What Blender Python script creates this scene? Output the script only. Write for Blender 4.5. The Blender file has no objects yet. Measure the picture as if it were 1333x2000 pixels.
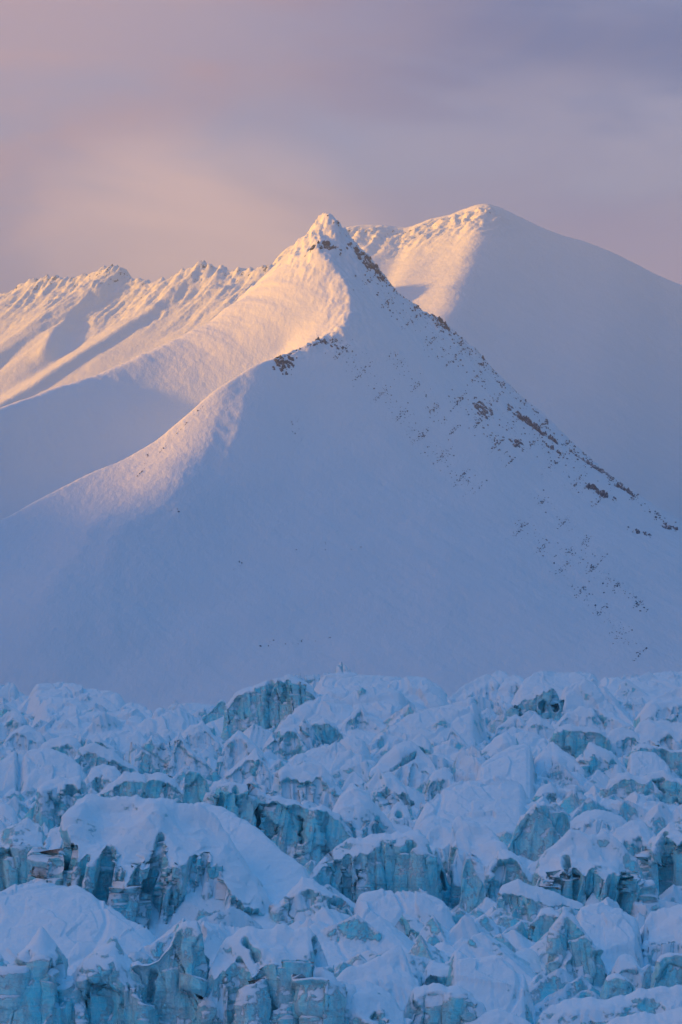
import bpy, math, random, time
import numpy as np
T0 = time.time()
SC = bpy.context.scene
COL = SC.collection
R = math.radians

# ------------------------------------------------------------------ camera
F = 4500.0            # focal length in photo pixels (photo 1333 x 2000)
HOR = 1500.0          # photo row of the horizon
CZ = 80.0             # camera height above the valley floor
cam = bpy.data.cameras.new("camera")
cam.lens = 36.0 * F / 2000.0
cam.sensor_width = 36.0
cam.shift_y = (HOR - 1000.0) / 2000.0
cam.clip_start = 1.0
cam.clip_end = 60000.0
camo = bpy.data.objects.new("camera", cam)
camo.location = (0, 0, CZ)
camo.rotation_euler = (R(90), 0, 0)
COL.objects.link(camo)
SC.camera = camo

# ------------------------------------------------------------------ sun
SUN_E, SUN_A = 8.0, 0.0          # elevation; degrees behind the picture plane, sun on the left
sd = (-math.cos(R(SUN_E)) * math.cos(R(SUN_A)), math.cos(R(SUN_E)) * math.sin(R(SUN_A)), math.sin(R(SUN_E)))
sun = bpy.data.lights.new("sun", 'SUN')
sun.energy = 5.0
sun.color = (1.0, 0.41, 0.02)
sun.angle = R(2.8)
suno = bpy.data.objects.new("sun", sun)
from mathutils import Vector
suno.rotation_euler = Vector(sd).to_track_quat('Z', 'Y').to_euler()
COL.objects.link(suno)

# ------------------------------------------------------------------ sky
w = bpy.data.worlds.new("World")
SC.world = w
w.use_nodes = True
nt = w.node_tree
nt.nodes.clear()
def N(tree, kind, **kw):
    n = tree.nodes.new(kind)
    for k, v in kw.items():
        if k == 'inp':
            for a, b in v.items():
                n.inputs[a].default_value = b
        else:
            setattr(n, k, v)
    return n
def mrange(tree, val, a, b, c=0.0, d=1.0, smooth=True):
    n = N(tree, 'ShaderNodeMapRange', interpolation_type='SMOOTHSTEP' if smooth else 'LINEAR')
    tree.links.new(val, n.inputs['Value'])
    n.inputs['From Min'].default_value = a; n.inputs['From Max'].default_value = b
    n.inputs['To Min'].default_value = c; n.inputs['To Max'].default_value = d
    return n.outputs[0]
def mmath(tree, op, a, b=None, clamp=False):
    n = N(tree, 'ShaderNodeMath', operation=op, use_clamp=clamp)
    for i, v in enumerate((a, b)):
        if v is None: continue
        if isinstance(v, (int, float)): n.inputs[i].default_value = v
        else: tree.links.new(v, n.inputs[i])
    return n.outputs[0]
def mixc(tree, fac, a, b, blend='MIX'):
    n = N(tree, 'ShaderNodeMix', data_type='RGBA', blend_type=blend)
    for s, v in ((n.inputs[0], fac), (n.inputs[6], a), (n.inputs[7], b)):
        if isinstance(v, (int, float)): s.default_value = v
        elif isinstance(v, tuple): s.default_value = (*v, 1.0) if len(v) == 3 else v
        else: tree.links.new(v, s)
    return n.outputs[2]
def noise(tree, vec, scale, detail=4, rough=0.5, dist=0.0, kind='FBM'):
    n = N(tree, 'ShaderNodeTexNoise')
    n.noise_type = kind
    n.inputs['Scale'].default_value = scale
    n.inputs['Detail'].default_value = detail
    n.inputs['Roughness'].default_value = rough
    n.inputs['Distortion'].default_value = dist
    if vec is not None: tree.links.new(vec, n.inputs['Vector'])
    return n.outputs[0]
def vscale(tree, vec, s, off=(0, 0, 0)):
    n = N(tree, 'ShaderNodeMapping')
    n.inputs['Scale'].default_value = s
    n.inputs['Location'].default_value = off
    tree.links.new(vec, n.inputs['Vector'])
    return n.outputs[0]
tc = N(nt, 'ShaderNodeTexCoord')
D = tc.outputs['Generated']
sep = N(nt, 'ShaderNodeSeparateXYZ'); nt.links.new(D, sep.inputs[0])
dx, dy, dz = sep.outputs
sky = N(nt, 'ShaderNodeTexSky', sky_type='NISHITA', sun_disc=False, sun_elevation=R(SUN_E),
        sun_rotation=-R(90 - SUN_A), altitude=300.0, air_density=1.0, dust_density=0.6, ozone_density=2.5)
skyc = mixc(nt, 1.0, sky.outputs[0], (0.10, 0.10, 0.10), 'MULTIPLY')
# thin cloud lit by the low sun: pink towards the sun, mauve away from it
ndir = vscale(nt, D, (2.2, 2.2, 9.0), (0.35, 0.1, 0.37))
n1 = noise(nt, ndir, 2.2, 5, 0.5, 0.6)
n2 = noise(nt, vscale(nt, D, (3.0, 3.0, 8.0), (3.1, 0.4, 1.2)), 3.2, 5, 0.55, 0.5)
warmx = mrange(nt, dx, -0.16, 0.13)
base_lo = mixc(nt, warmx, (0.40, 0.31, 0.47), (0.47, 0.385, 0.58))
base_hi = mixc(nt, warmx, (0.60, 0.37, 0.41), (0.02, 0.14, 0.42))
cc = mixc(nt, mrange(nt, dz, 0.17, 0.30), base_lo, base_hi)
blue = (0.265, 0.325, 0.56)
band = mmath(nt, 'MULTIPLY', mrange(nt, dz, 0.300, 0.262), mrange(nt, dz, 0.205, 0.250))
band = mmath(nt, 'ADD', mmath(nt, 'MULTIPLY', mmath(nt, 'MULTIPLY', band, mrange(nt, n2, 0.30, 0.60, 0.35, 1.0)), 0.75), mmath(nt, 'MULTIPLY', mrange(nt, n1, 0.42, 0.64), 0.45), True)
cc = mixc(nt, mmath(nt, 'MULTIPLY', band, 1.0), cc, blue)
# the brighter, warmer patch of cloud behind the summit
gx = mmath(nt, 'DIVIDE', mmath(nt, 'SUBTRACT', dx, -0.056), 0.060)
gz = mmath(nt, 'DIVIDE', mmath(nt, 'SUBTRACT', dz, 0.222), 0.034)
g2 = mmath(nt, 'ADD', mmath(nt, 'MULTIPLY', gx, gx), mmath(nt, 'MULTIPLY', gz, gz))
g2 = mmath(nt, 'ADD', g2, mmath(nt, 'MULTIPLY', mmath(nt, 'SUBTRACT', n2, 0.5), 2.2))
glow = mrange(nt, g2, 2.4, -0.4, 0.0, 0.92)
cc = mixc(nt, glow, cc, (0.82, 0.56, 0.56))
cc = mixc(nt, mmath(nt, 'MULTIPLY', mrange(nt, n2, 0.35, 0.75), 0.20), cc, (0.52, 0.39, 0.46))
cc = mixc(nt, 1.0, cc, (1.16, 1.19, 1.20), 'MULTIPLY')
fac = mmath(nt, 'MULTIPLY', mrange(nt, dy, 0.55, 0.92), mrange(nt, dz, 0.50, 0.345))
dome = mixc(nt, 0.92, skyc, mixc(nt, mrange(nt, dz, -0.05, 0.6), (0.02, 0.19, 0.39), (0.010, 0.335, 0.84)))
# the twilight sky is brightest on the sun's side and dim low down opposite it
dirn = mmath(nt, 'ADD', mmath(nt, 'MULTIPLY', dx, -0.20), mmath(nt, 'ADD', mmath(nt, 'MULTIPLY', dz, 0.85), mmath(nt, 'MULTIPLY', dy, 0.05)))
lvl = mrange(nt, dirn, -0.45, 0.95, 0.0, 1.0, False)
lvl = mmath(nt, 'ADD', mmath(nt, 'MULTIPLY', mmath(nt, 'POWER', lvl, 2.0), 1.15), 0.30)
vm = N(nt, 'ShaderNodeVectorMath', operation='SCALE')
nt.links.new(dome, vm.inputs[0]); nt.links.new(lvl, vm.inputs['Scale'])
dome = vm.outputs[0]
# broad rosy afterglow over the sun's side of the sky
lobe = mmath(nt, 'ADD', mmath(nt, 'MULTIPLY', dx, -0.90), mmath(nt, 'ADD', mmath(nt, 'MULTIPLY', dz, 0.42), mmath(nt, 'MULTIPLY', dy, -0.10)))
dome = mixc(nt, mmath(nt, 'MULTIPLY', mrange(nt, lobe, 0.50, 1.0), 0.95), dome, (1.05, 0.58, 0.50))
fin = mixc(nt, fac, dome, cc)
bg = N(nt, 'ShaderNodeBackground')
nt.links.new(fin, bg.inputs['Color'])
bg.inputs['Strength'].default_value = 0.378
wo = N(nt, 'ShaderNodeOutputWorld')
nt.links.new(bg.outputs[0], wo.inputs['Surface'])
SC.view_settings.view_transform = 'Standard'
SC.view_settings.look = 'None'
SC.view_settings.gamma = 1.0
SC.view_settings.exposure = 1.4
SC.cycles.max_bounces = 6
SC.cycles.diffuse_bounces = 4
SC.cycles.volume_bounces = 0
SC.cycles.use_denoising = True

# ------------------------------------------------------------------ helpers
rng = np.random.default_rng(7)
_perm = rng.permutation(4096)
_ang = rng.random(4096) * 2 * np.pi
_gx, _gy = np.cos(_ang), np.sin(_ang)
def perlin(x, y, seed=0):
    x = np.asarray(x, float); y = np.asarray(y, float)
    xi = np.floor(x).astype(np.int64); yi = np.floor(y).astype(np.int64)
    xf = x - xi; yf = y - yi
    def g(ix, iy, fx, fy):
        h = _perm[(ix + _perm[(iy + seed * 131) & 4095]) & 4095]
        return _gx[h] * fx + _gy[h] * fy
    u = xf * xf * xf * (xf * (xf * 6 - 15) + 10); v = yf * yf * yf * (yf * (yf * 6 - 15) + 10)
    a = g(xi, yi, xf, yf); b = g(xi + 1, yi, xf - 1, yf)
    c = g(xi, yi + 1, xf, yf - 1); d = g(xi + 1, yi + 1, xf - 1, yf - 1)
    return (a + (b - a) * u) * (1 - v) + (c + (d - c) * u) * v     # about -0.7..0.7
def fbm(x, y, oct=5, seed=0, gain=0.5, ridged=False):
    s = 0; a = 1.0
    for o in range(oct):
        n = perlin(x * 2 ** o + 17.3 * o, y * 2 ** o - 9.1 * o, seed + o)
        s = s + a * ((0.5 - np.abs(n) * 1.6) if ridged else n)
        a *= gain
    return s
def sstep(a, b, x):
    t = np.clip((x - a) / (b - a), 0, 1)
    return t * t * (3 - 2 * t)
def P(px, py, d):
    return ((px - 666.5) / F * d, d, CZ + (HOR - py) / F * d)
def gauss(Z, s):
    if s <= 0: return Z
    pad = int(4 * s) + 2
    Zp = np.pad(Z, pad, mode='edge')
    fy = np.fft.fftfreq(Zp.shape[0])[:, None]; fx = np.fft.rfftfreq(Zp.shape[1])[None, :]
    G = np.exp(-2 * (np.pi * s) ** 2 * (fx * fx + fy * fy))
    return np.fft.irfft2(np.fft.rfft2(Zp) * G, s=Zp.shape)[pad:-pad, pad:-pad]
def ridge(X, Y, pts, sl, sr, slf, srf, L=400.0, cap=0.8):
    """height left by a crest line: steep near the crest (sl/sr), easing to slf/srf far from it"""
    out = np.full(X.shape, -1e9)
    pts = np.array(pts, float)
    ns = len(pts) - 2
    for k_, (a, b) in enumerate(zip(pts[:-1], pts[1:])):
        e = b[:2] - a[:2]; l2 = (e * e).sum() + 1e-9
        tr = ((X - a[0]) * e[0] + (Y - a[1]) * e[1]) / l2
        t = np.clip(tr, 0, 1)
        qx = X - a[0] - t * e[0]; qy = Y - a[1] - t * e[1]
        d = np.hypot(qx, qy)
        side = e[0] * qy - e[1] * qx                     # >0: left of the travel direction
        k = np.clip(side / (d * math.sqrt(l2) + 1e-6) * 1.5 * 0.5 + 0.5, 0, 1)
        s0 = sr + (sl - sr) * k; s1 = srf + (slf - srf) * k
        z = a[2] + t * (b[2] - a[2]) - (s1 * d + (s0 - s1) * L * (1 - np.exp(-d / L)))
        if k_ == 0: z -= cap * np.maximum(-tr, 0) * math.sqrt(l2)
        if k_ == ns: z -= cap * np.maximum(tr - 1, 0) * math.sqrt(l2)
        np.maximum(out, z, out=out)
    return out
def gridge(X, Y, pts, u, sl, sr, slf, srf, L=400.0, e0=1.2, e1=0.9, blur=10.0, skew=0.0):
    """crest given as a graph along the plan direction u; falls to its left with sl..slf and to its right with sr..srf"""
    pts = np.array(pts, float); u = np.array(u, float); u /= np.hypot(*u); v = np.array([-u[1], u[0]])
    pu = pts[:, :2] @ u; pv = pts[:, :2] @ v
    o = np.argsort(pu)
    us = np.arange(pu.min() - 3000, pu.max() + 3000, 4.0)
    k = np.exp(-0.5 * (np.arange(-60, 61) * 4.0 / blur) ** 2); k /= k.sum()
    wr = np.interp(us, pu[o], pv[o]); zr = np.interp(us, pu[o], pts[o, 2])
    zr -= e0 * np.maximum(pu[0] - us, 0) + e1 * np.maximum(us - pu[-1], 0)
    wr = np.convolve(np.pad(wr, 60, mode='edge'), k, 'valid')
    U = X * u[0] + Y * u[1]; W = X * v[0] + Y * v[1]
    d = W - np.interp(U, us, wr)
    ad = np.abs(d); U2 = U + skew * ad
    s0 = np.where(d > 0, sl, sr); s1 = np.where(d > 0, slf, srf)
    return np.interp(U2, us, zr) - (s1 * ad + (s0 - s1) * L * (1 - np.exp(-ad / L)))
def membrane(X, Y, lines, load=0.0):
    """stretch a sheet between control lines given as world points (coarse to fine relaxation)"""
    ny, nx = X.shape; x0, y0 = X[0, 0], Y[0, 0]; st = X[0, 1] - X[0, 0]
    pts = []
    for l in lines:
        l = np.array(l, float)
        for a, b in zip(l[:-1], l[1:]):
            n = max(2, int(np.hypot(*(b - a)[:2]) / (st * 0.5)))
            pts.append(a + (b - a) * np.linspace(0, 1, n)[:, None])
    pts = np.concatenate(pts)
    Z = None
    for lev in (64, 32, 16, 8, 4, 2, 1):
        h = st * lev; my, mx = -(-ny // lev) + 1, -(-nx // lev) + 1
        ix = np.round((pts[:, 0] - x0) / h).astype(int); iy = np.round((pts[:, 1] - y0) / h).astype(int)
        ok = (ix >= 0) & (iy >= 0) & (ix < mx) & (iy < my)
        key = iy[ok] * mx + ix[ok]
        cnt = np.bincount(key, minlength=my * mx); sm_ = np.bincount(key, pts[ok, 2], minlength=my * mx)
        m = (cnt > 0).reshape(my, mx); V = (sm_ / np.maximum(cnt, 1)).reshape(my, mx)
        if Z is None: Z = np.full((my, mx), 200.0)
        else:
            gy = np.clip(np.arange(my) / 2, 0, Z.shape[0] - 1.001); gx = np.clip(np.arange(mx) / 2, 0, Z.shape[1] - 1.001)
            a = gy.astype(int); b = gx.astype(int); v = (gy - a)[:, None]; u = (gx - b)[None, :]
            Z = (Z[a][:, b] * (1 - u) + Z[a][:, b + 1] * u) * (1 - v) + (Z[a + 1][:, b] * (1 - u) + Z[a + 1][:, b + 1] * u) * v
        for _ in range(600 if lev >= 16 else (160 if lev >= 4 else 50)):
            Z = np.where(m, V, Z)
            Q = np.pad(Z, 1, mode='edge')
            Z = 0.25 * (Q[:-2, 1:-1] + Q[2:, 1:-1] + Q[1:-1, :-2] + Q[1:-1, 2:]) + 0.25 * load * h * h
        Z = np.where(m, V, Z)
    return Z[:ny, :nx]
def smax(a, b, k):
    h = np.clip(0.5 + 0.5 * (a - b) / k, 0, 1)
    return b + (a - b) * h + k * h * (1 - h)
def grid_mesh(name, X, Y, Z, mat, attrs=None, smooth=True):
    ny, nx = X.shape
    co = np.stack([X, Y, Z], -1).reshape(-1, 3).astype(np.float32)
    i = np.arange(ny * nx, dtype=np.int32).reshape(ny, nx)
    q = np.stack([i[:-1, :-1], i[:-1, 1:], i[1:, 1:], i[1:, :-1]], -1).reshape(-1)
    return raw_mesh(name, co, q, 4, mat, attrs, smooth)
def raw_mesh(name, co, q, k, mat, attrs=None, smooth=True):
    me = bpy.data.meshes.new(name)
    nf = len(q) // k
    me.vertices.add(len(co)); me.vertices.foreach_set('co', np.ascontiguousarray(co, np.float32).ravel())
    me.loops.add(len(q)); me.loops.foreach_set('vertex_index', np.ascontiguousarray(q, np.int32))
    me.polygons.add(nf)
    me.polygons.foreach_set('loop_start', np.arange(0, nf * k, k, dtype=np.int32))
    me.polygons.foreach_set('use_smooth', np.full(nf, smooth))
    for an, av in (attrs or {}).items():
        at = me.attributes.new(an, 'FLOAT', 'POINT')
        at.data.foreach_set('value', np.ascontiguousarray(av, np.float32).ravel())
    me.update(calc_edges=True)
    me.materials.append(mat)
    o = bpy.data.objects.new(name, me)
    COL.objects.link(o)
    return o
def tag(o, label, cat, kind=None, group=None):
    if label: o['label'] = label
    if cat: o['category'] = cat
    if kind: o['kind'] = kind
    if group: o['group'] = group
    return o

# ------------------------------------------------------------------ materials
def new_mat(name):
    m = bpy.data.materials.new(name); m.use_nodes = True
    t = m.node_tree; t.nodes.clear()
    out = N(t, 'ShaderNodeOutputMaterial'); p = N(t, 'ShaderNodeBsdfPrincipled')
    t.links.new(p.outputs[0], out.inputs['Surface'])
    return m, t, p
SNOW = (0.83, 0.88, 0.93)
def mountain_mat(name, s):
    """wind-packed snow, bare rock where the attribute rock and a steep slope say so; s = metres of the finest detail"""
    m, t, p = new_mat(name)
    g = N(t, 'ShaderNodeNewGeometry'); pos = g.outputs['Position']
    nz = N(t, 'ShaderNodeSeparateXYZ'); t.links.new(g.outputs['True Normal'], nz.inputs[0])
    at = N(t, 'ShaderNodeAttribute', attribute_name='rock')
    sc = vscale(t, pos, (1 / s, 1 / s, 1 / s))
    n = noise(t, sc, 0.22, 6, 0.65)
    nf = noise(t, sc, 1.1, 3, 0.6)
    v = mmath(t, 'ADD', mmath(t, 'MULTIPLY', at.outputs['Fac'], 1.0),
              mmath(t, 'MULTIPLY', mmath(t, 'SUBTRACT', mmath(t, 'ADD', mmath(t, 'MULTIPLY', n, 0.6), mmath(t, 'MULTIPLY', nf, 0.4)), 0.5), 2.2))
    v = mmath(t, 'ADD', v, mrange(t, nz.outputs[2], 0.72, 0.45, 0.0, 0.5))
    rk = mrange(t, v, 0.93, 1.03)
    rc = mixc(t, nf, (0.015, 0.020, 0.034), (0.06, 0.066, 0.085))
    sn = mixc(t, noise(t, sc, 0.05, 4, 0.6), (0.74, 0.85, 0.93), (0.80, 0.88, 0.94))
    t.links.new(mixc(t, rk, sn, rc), p.inputs['Base Color'])
    p.inputs['Roughness'].default_value = 0.75
    p.inputs['Specular IOR Level'].default_value = 0.25
    # wind ripples and small sastrugi
    st = vscale(t, pos, (1 / (3 * s), 1 / (9 * s), 1 / (4 * s)))
    h = mmath(t, 'ADD', mmath(t, 'MULTIPLY', noise(t, st, 1.0, 6, 0.62), 1.0), mmath(t, 'MULTIPLY', nf, 0.12))
    b = N(t, 'ShaderNodeBump'); b.inputs['Strength'].default_value = 0.45; b.inputs['Distance'].default_value = s * 1.3
    t.links.new(h, b.inputs['Height']); t.links.new(b.outputs[0], p.inputs['Normal'])
    return m

# ------------------------------------------------------------------ main mountain
def hf(X, Y, parts):
    Z = None
    for (pts, a, k) in parts:
        z = ridge(X, Y, [P(*q) for q in pts], *a)
        Z = z if Z is None else smax(Z, z, k)
    return Z
STEP = 3.2
xs = np.arange(-1750, 1900, STEP); ys = np.arange(2900, 6500, STEP)
MX, MY = np.meshgrid(xs, ys)
RIGHT = [(640,414,5500),(655,425,5500),(690,462,5495),(718,488,5500),(750,533,5500),(792,578,5505),(832,610,5515),
         (870,632,5525),(905,662,5530),(945,698,5540),(985,742,5550),(1040,795,5560),(1080,830,5570),(1120,870,5580),
         (1165,912,5590),(1215,945,5600),(1262,985,5610),(1310,1030,5620),(1400,1120,5640),(1600,1330,5680)]
SPUR1 = [(640,414,5500),(654,438,5470),(657,456,5440),(640,476,5410),(622,476,5395),(622,492,5370),(650,520,5320),(676,555,5260),
         (686,590,5200),(686,616,5150),(668,640,5100),(655,660,5060)]
SPUR2 = [(655,660,5060),(636,662,5040),(600,676,5010),(560,694,4970),(510,722,4910),(470,752,4860),(420,785,4800),(370,822,4740),
         (310,862,4660),(240,900,4580),(170,930,4490),(90,968,4380),(0,1012,4250),(-150,1090,4050),(-400,1230,3750)]
LEFTS = [(622,474,5420),(580,507,5430),(545,535,5430),(500,565,5420),(450,600,5400),(395,640,5360),(330,672,5300),
         (250,708,5220),(160,740,5120),(80,768,5020),(0,795,4920),(-150,850,4750),(-450,980,4450)]
BACKS = [(640,414,5500),(612,432,5530),(600,455,5560),(575,492,5620),(545,515,5680),(510,540,5750),(440,590,5900)]
SUMMIT = [(626,420,5515),(640,412,5500),(652,424,5480)]
RIB = [(470,752,4850),(440,800,4720),(395,880,4560),(350,960,4400),(300,1010,4280),(235,1060,4160),(170,1130,4020),(110,1200,3900),(40,1270,3780)]
PP = lambda q: [P(*p) for p in q]
def near(X, Y, pts, r0, r1):
    d = np.full(X.shape, 1e9)
    pts = [P(*q) for q in pts]
    for a, b in zip(pts[:-1], pts[1:]):
        ex, ey = b[0] - a[0], b[1] - a[1]
        t = np.clip(((X - a[0]) * ex + (Y - a[1]) * ey) / (ex * ex + ey * ey + 1e-9), 0, 1)
        np.minimum(d, np.hypot(X - a[0] - t * ex, Y - a[1] - t * ey), out=d)
    return 1 - sstep(r0, r1, d)
VALLEY = [(-120,5180,1020),(-220,5080,900),(-350,4980,780),(-500,4860,670),(-700,4650,510),(-1000,4300,290),(-1500,3900,90)]
FOOT = [(-1750,3500,60),(-1200,3500,60),(-600,3450,70),(0,3450,80),(600,3500,80),(1200,3700,80),(1900,4000,80)]
BACKFOOT = [(-1750,6450,150),(1900,6450,150)]
FRONT = [(-1750,2900,-14),(1900,2900,-14)]
MZ = membrane(MX, MY, [PP(RIGHT), PP(SPUR1 + SPUR2[1:]), PP(BACKS), PP(LEFTS), VALLEY, FOOT, BACKFOOT, FRONT])
MZ += 26 * near(MX, MY, RIB, 0, 190)
MZ += 7 * near(MX, MY, SUMMIT, 0, 22)
sm = gauss(MZ, 16 / STEP)
smm = gauss(MZ, 5 / STEP)
crest = np.maximum(near(MX, MY, RIGHT, 20, 120), near(MX, MY, SPUR1, 15, 70))
crest = np.maximum(crest, near(MX, MY, SPUR2, 8, 45))
crest = np.maximum(crest, near(MX, MY, LEFTS[:5], 10, 60) * 0.8)
MZ = sm + (smm - sm) * np.clip(crest + 0.15, 0, 1)
rightn = near(MX, MY, RIGHT, 10, 210); upper = sstep(850, 1250, MZ)
rough = rightn * 0.9 + near(MX, MY, SPUR1, 10, 110) * 0.55 + near(MX, MY, BACKS, 10, 130) * 0.8 + near(MX, MY, SPUR2[:4], 5, 50) * 0.7
rough = np.clip(rough + near(MX, MY, SUMMIT, 15, 120) * 0.9, 0, 1.15)
wx = MX + 25 * perlin(MX / 90, MY / 90, 5); wy = MY + 25 * perlin(MX / 90, MY / 90, 9)
MZ += rough * (fbm(wx / 55, wy / 75, 6, 3, 0.55, True) * 12 + fbm(MX / 17, MY / 24, 3, 11, 0.6, True) * 5.0 - 8)
MZ += near(MX, MY, SUMMIT, 20, 130) * (fbm(wx / 22, wy / 30, 4, 13, 0.6, True) * 9 - 4)
MZ += fbm(MX / 420, MY / 420, 3, 21) * 14 + fbm(wx / 120, wy / 160, 4, 31, 0.45) * 3.5 * (1 - 0.6 * near(MX, MY, SPUR2, 40, 420)) + fbm(MX / 18, MY / 22, 3, 41) * 0.5
# small gullies and ribs running down the fall line of the front face
along = (MX * 0.80 + MY * 0.60)
face = rightn * 0 + near(MX, MY, RIGHT, 150, 520)
MZ += (face + 0.35) * (1 - 0.85 * near(MX, MY, SPUR2, 60, 420)) * 1.2 * fbm(along / 38, (MX * 0.6 - MY * 0.8) / 420, 4, 51, 0.5) * 4.0
for tr, am in [([(476,742,4850),(455,790,4750),(432,860,4600),(415,930,4480)], -2.5), ([(235,1050,4200),(215,1100,4100),(208,1180,3950),(222,1270,3800)], 3.0), ([(200,1040,4250),(150,1120,4100),(85,1215,3900)], 3.0),
               ([(440,930,4500),(360,1000,4350),(290,1090,4200)], -2.0)]:
    MZ += am * near(MX, MY, tr, 3, 26) * (0.6 + 0.8 * perlin(MX / 30, MY / 30, 77))
edge = np.minimum(np.minimum(MX - xs[0], xs[-1] - MX), np.minimum(MY - ys[0], 4000))
MZ = np.maximum(MZ, -16)
print("mountain", MZ.shape, time.time() - T0)
rockA = near(MX, MY, RIGHT, 8, 110) * 0.54 * sstep(1420, 1250, MZ)
rockA = np.maximum(rockA, near(MX, MY, SPUR2[:3], 2, 12) * 0.62)
main_mat = mountain_mat("packed_snow_and_rock", 4.0)
mo = grid_mesh("mountain", MX, MY, MZ, main_mat, {'rock': rockA})
tag(mo, "big pyramid-shaped snowy mountain in the middle with a sunlit hollow below its summit and a dark rocky right ridge", "mountain", 'structure')

def hmap(X, Y):
    fx = np.clip((np.asarray(X) - xs[0]) / STEP, 0, len(xs) - 1.001); fy = np.clip((np.asarray(Y) - ys[0]) / STEP, 0, len(ys) - 1.001)
    ix = fx.astype(int); iy = fy.astype(int); u = fx - ix; v = fy - iy
    return (MZ[iy, ix] * (1 - u) + MZ[iy, ix + 1] * u) * (1 - v) + (MZ[iy + 1, ix] * (1 - u) + MZ[iy + 1, ix + 1] * u) * v
_ds = np.arange(3000, 6200, 3.0)
def hit(px, py):
    X = (px - 666.5) / F * _ds; Z = CZ + (HOR - py) / F * _ds
    k = np.nonzero(hmap(X, _ds) >= Z)[0]
    return None if len(k) == 0 else (X[k[0]], _ds[k[0]], Z[k[0]])

# ------------------------------------------------------------------ rock outcrops and scattered stones on the main mountain
def rock_mat():
    m, t, p = new_mat("dark_rock_with_snow")
    g = N(t, 'ShaderNodeNewGeometry')
    nz = N(t, 'ShaderNodeSeparateXYZ'); t.links.new(g.outputs['Normal'], nz.inputs[0])
    n = noise(t, g.outputs['Position'], 0.25, 5, 0.65)
    k = mrange(t, mmath(t, 'ADD', nz.outputs[2], mmath(t, 'MULTIPLY', mmath(t, 'SUBTRACT', n, 0.5), 1.6)), 0.62, 0.80)
    t.links.new(mixc(t, k, mixc(t, n, (0.004, 0.012, 0.034), (0.018, 0.036, 0.075)), (0.82, 0.87, 0.92)), p.inputs['Base Color'])
    p.inputs['Roughness'].default_value = 0.8
    return m
ROCK = rock_mat()
_ico = None
def ico():
    global _ico
    if _ico is None:
        import bmesh
        bm = bmesh.new(); bmesh.ops.create_icosphere(bm, subdivisions=1, radius=1.0)
        _ico = (np.array([v.co[:] for v in bm.verts]), np.array([[v.index for v in f.verts] for f in bm.faces]))
        bm.free()
    return _ico
def rocks_mesh(name, spots, mat):
    """spots: (x, y, z, size); angular stones in one mesh"""
    V, Fc = ico(); cs, fs = [], []
    for i, (x, y, z, r) in enumerate(spots):
        k = V * (0.65 + 0.7 * rng.random((len(V), 1))) * np.array([1.3, 0.8, 0.75 + 0.8 * rng.random()]) * r
        a = rng.random() * 6.28; c_, s_ = math.cos(a), math.sin(a)
        k = np.stack([k[:, 0] * c_ - k[:, 1] * s_, k[:, 0] * s_ + k[:, 1] * c_, k[:, 2]], 1)
        cs.append(k + (x, y, z)); fs.append(Fc + i * len(V))
    return raw_mesh(name, np.concatenate(cs), np.concatenate(fs).reshape(-1), 3, mat, None, False)
def surf(x, y): return float(hmap(x, y))
OUT = [  # centre pixel, half width, half height in photo pixels, number of stones, size, label
 (1040,832,34,15,150,4.6,"largest dark rock band, high on the right ridge of the central mountain"),
 (1078,876,14,7,40,4.2,"small dark rock nose just below the largest rock band"),
 (1172,962,20,13,60,4.2,"ragged dark rock patch left of the black crag near the right picture edge"),
 (1222,958,14,18,80,5.0,"black crag jutting from the lower right ridge close to the picture edge"),
 (1249,1040,14,8,32,3.6,"lone dark outcrop under the black crag, lowest on the right ridge"),
 (1308,1032,10,14,34,3.6,"dark crag at the very foot of the right skyline"),
 (945,700,7,9,26,3.6,"small dark tower on the skyline halfway down the right ridge"),
 (862,612,16,8,34,3.2,"flat rocky step on the skyline in the upper half of the right ridge"),
 (735,528,16,16,44,3.2,"line of dark rocks just under the skyline below the summit"),
 (555,712,13,20,60,3.4,"dark broken rocks at the bend of the spur below the sunlit hollow"),
 (625,664,34,7,60,2.8,"row of dark rocks along the lower lip of the sunlit hollow"),
 (632,482,24,9,56,3.2,"black rocks under the golden summit cap"),
 (700,500,18,12,34,2.6,"scattered dark rocks right of the black rocks under the summit cap"),
 (1165,915,34,16,60,3.0,"dark rocks strung along the skyline above the ragged rock patch"),
 (945,800,14,24,34,2.6,"thin vertical streak of dark rocks left of the largest rock band"),
 (1010,865,10,18,26,2.8,"small streak of rocks at the lower left of the largest rock band"),
]
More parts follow.
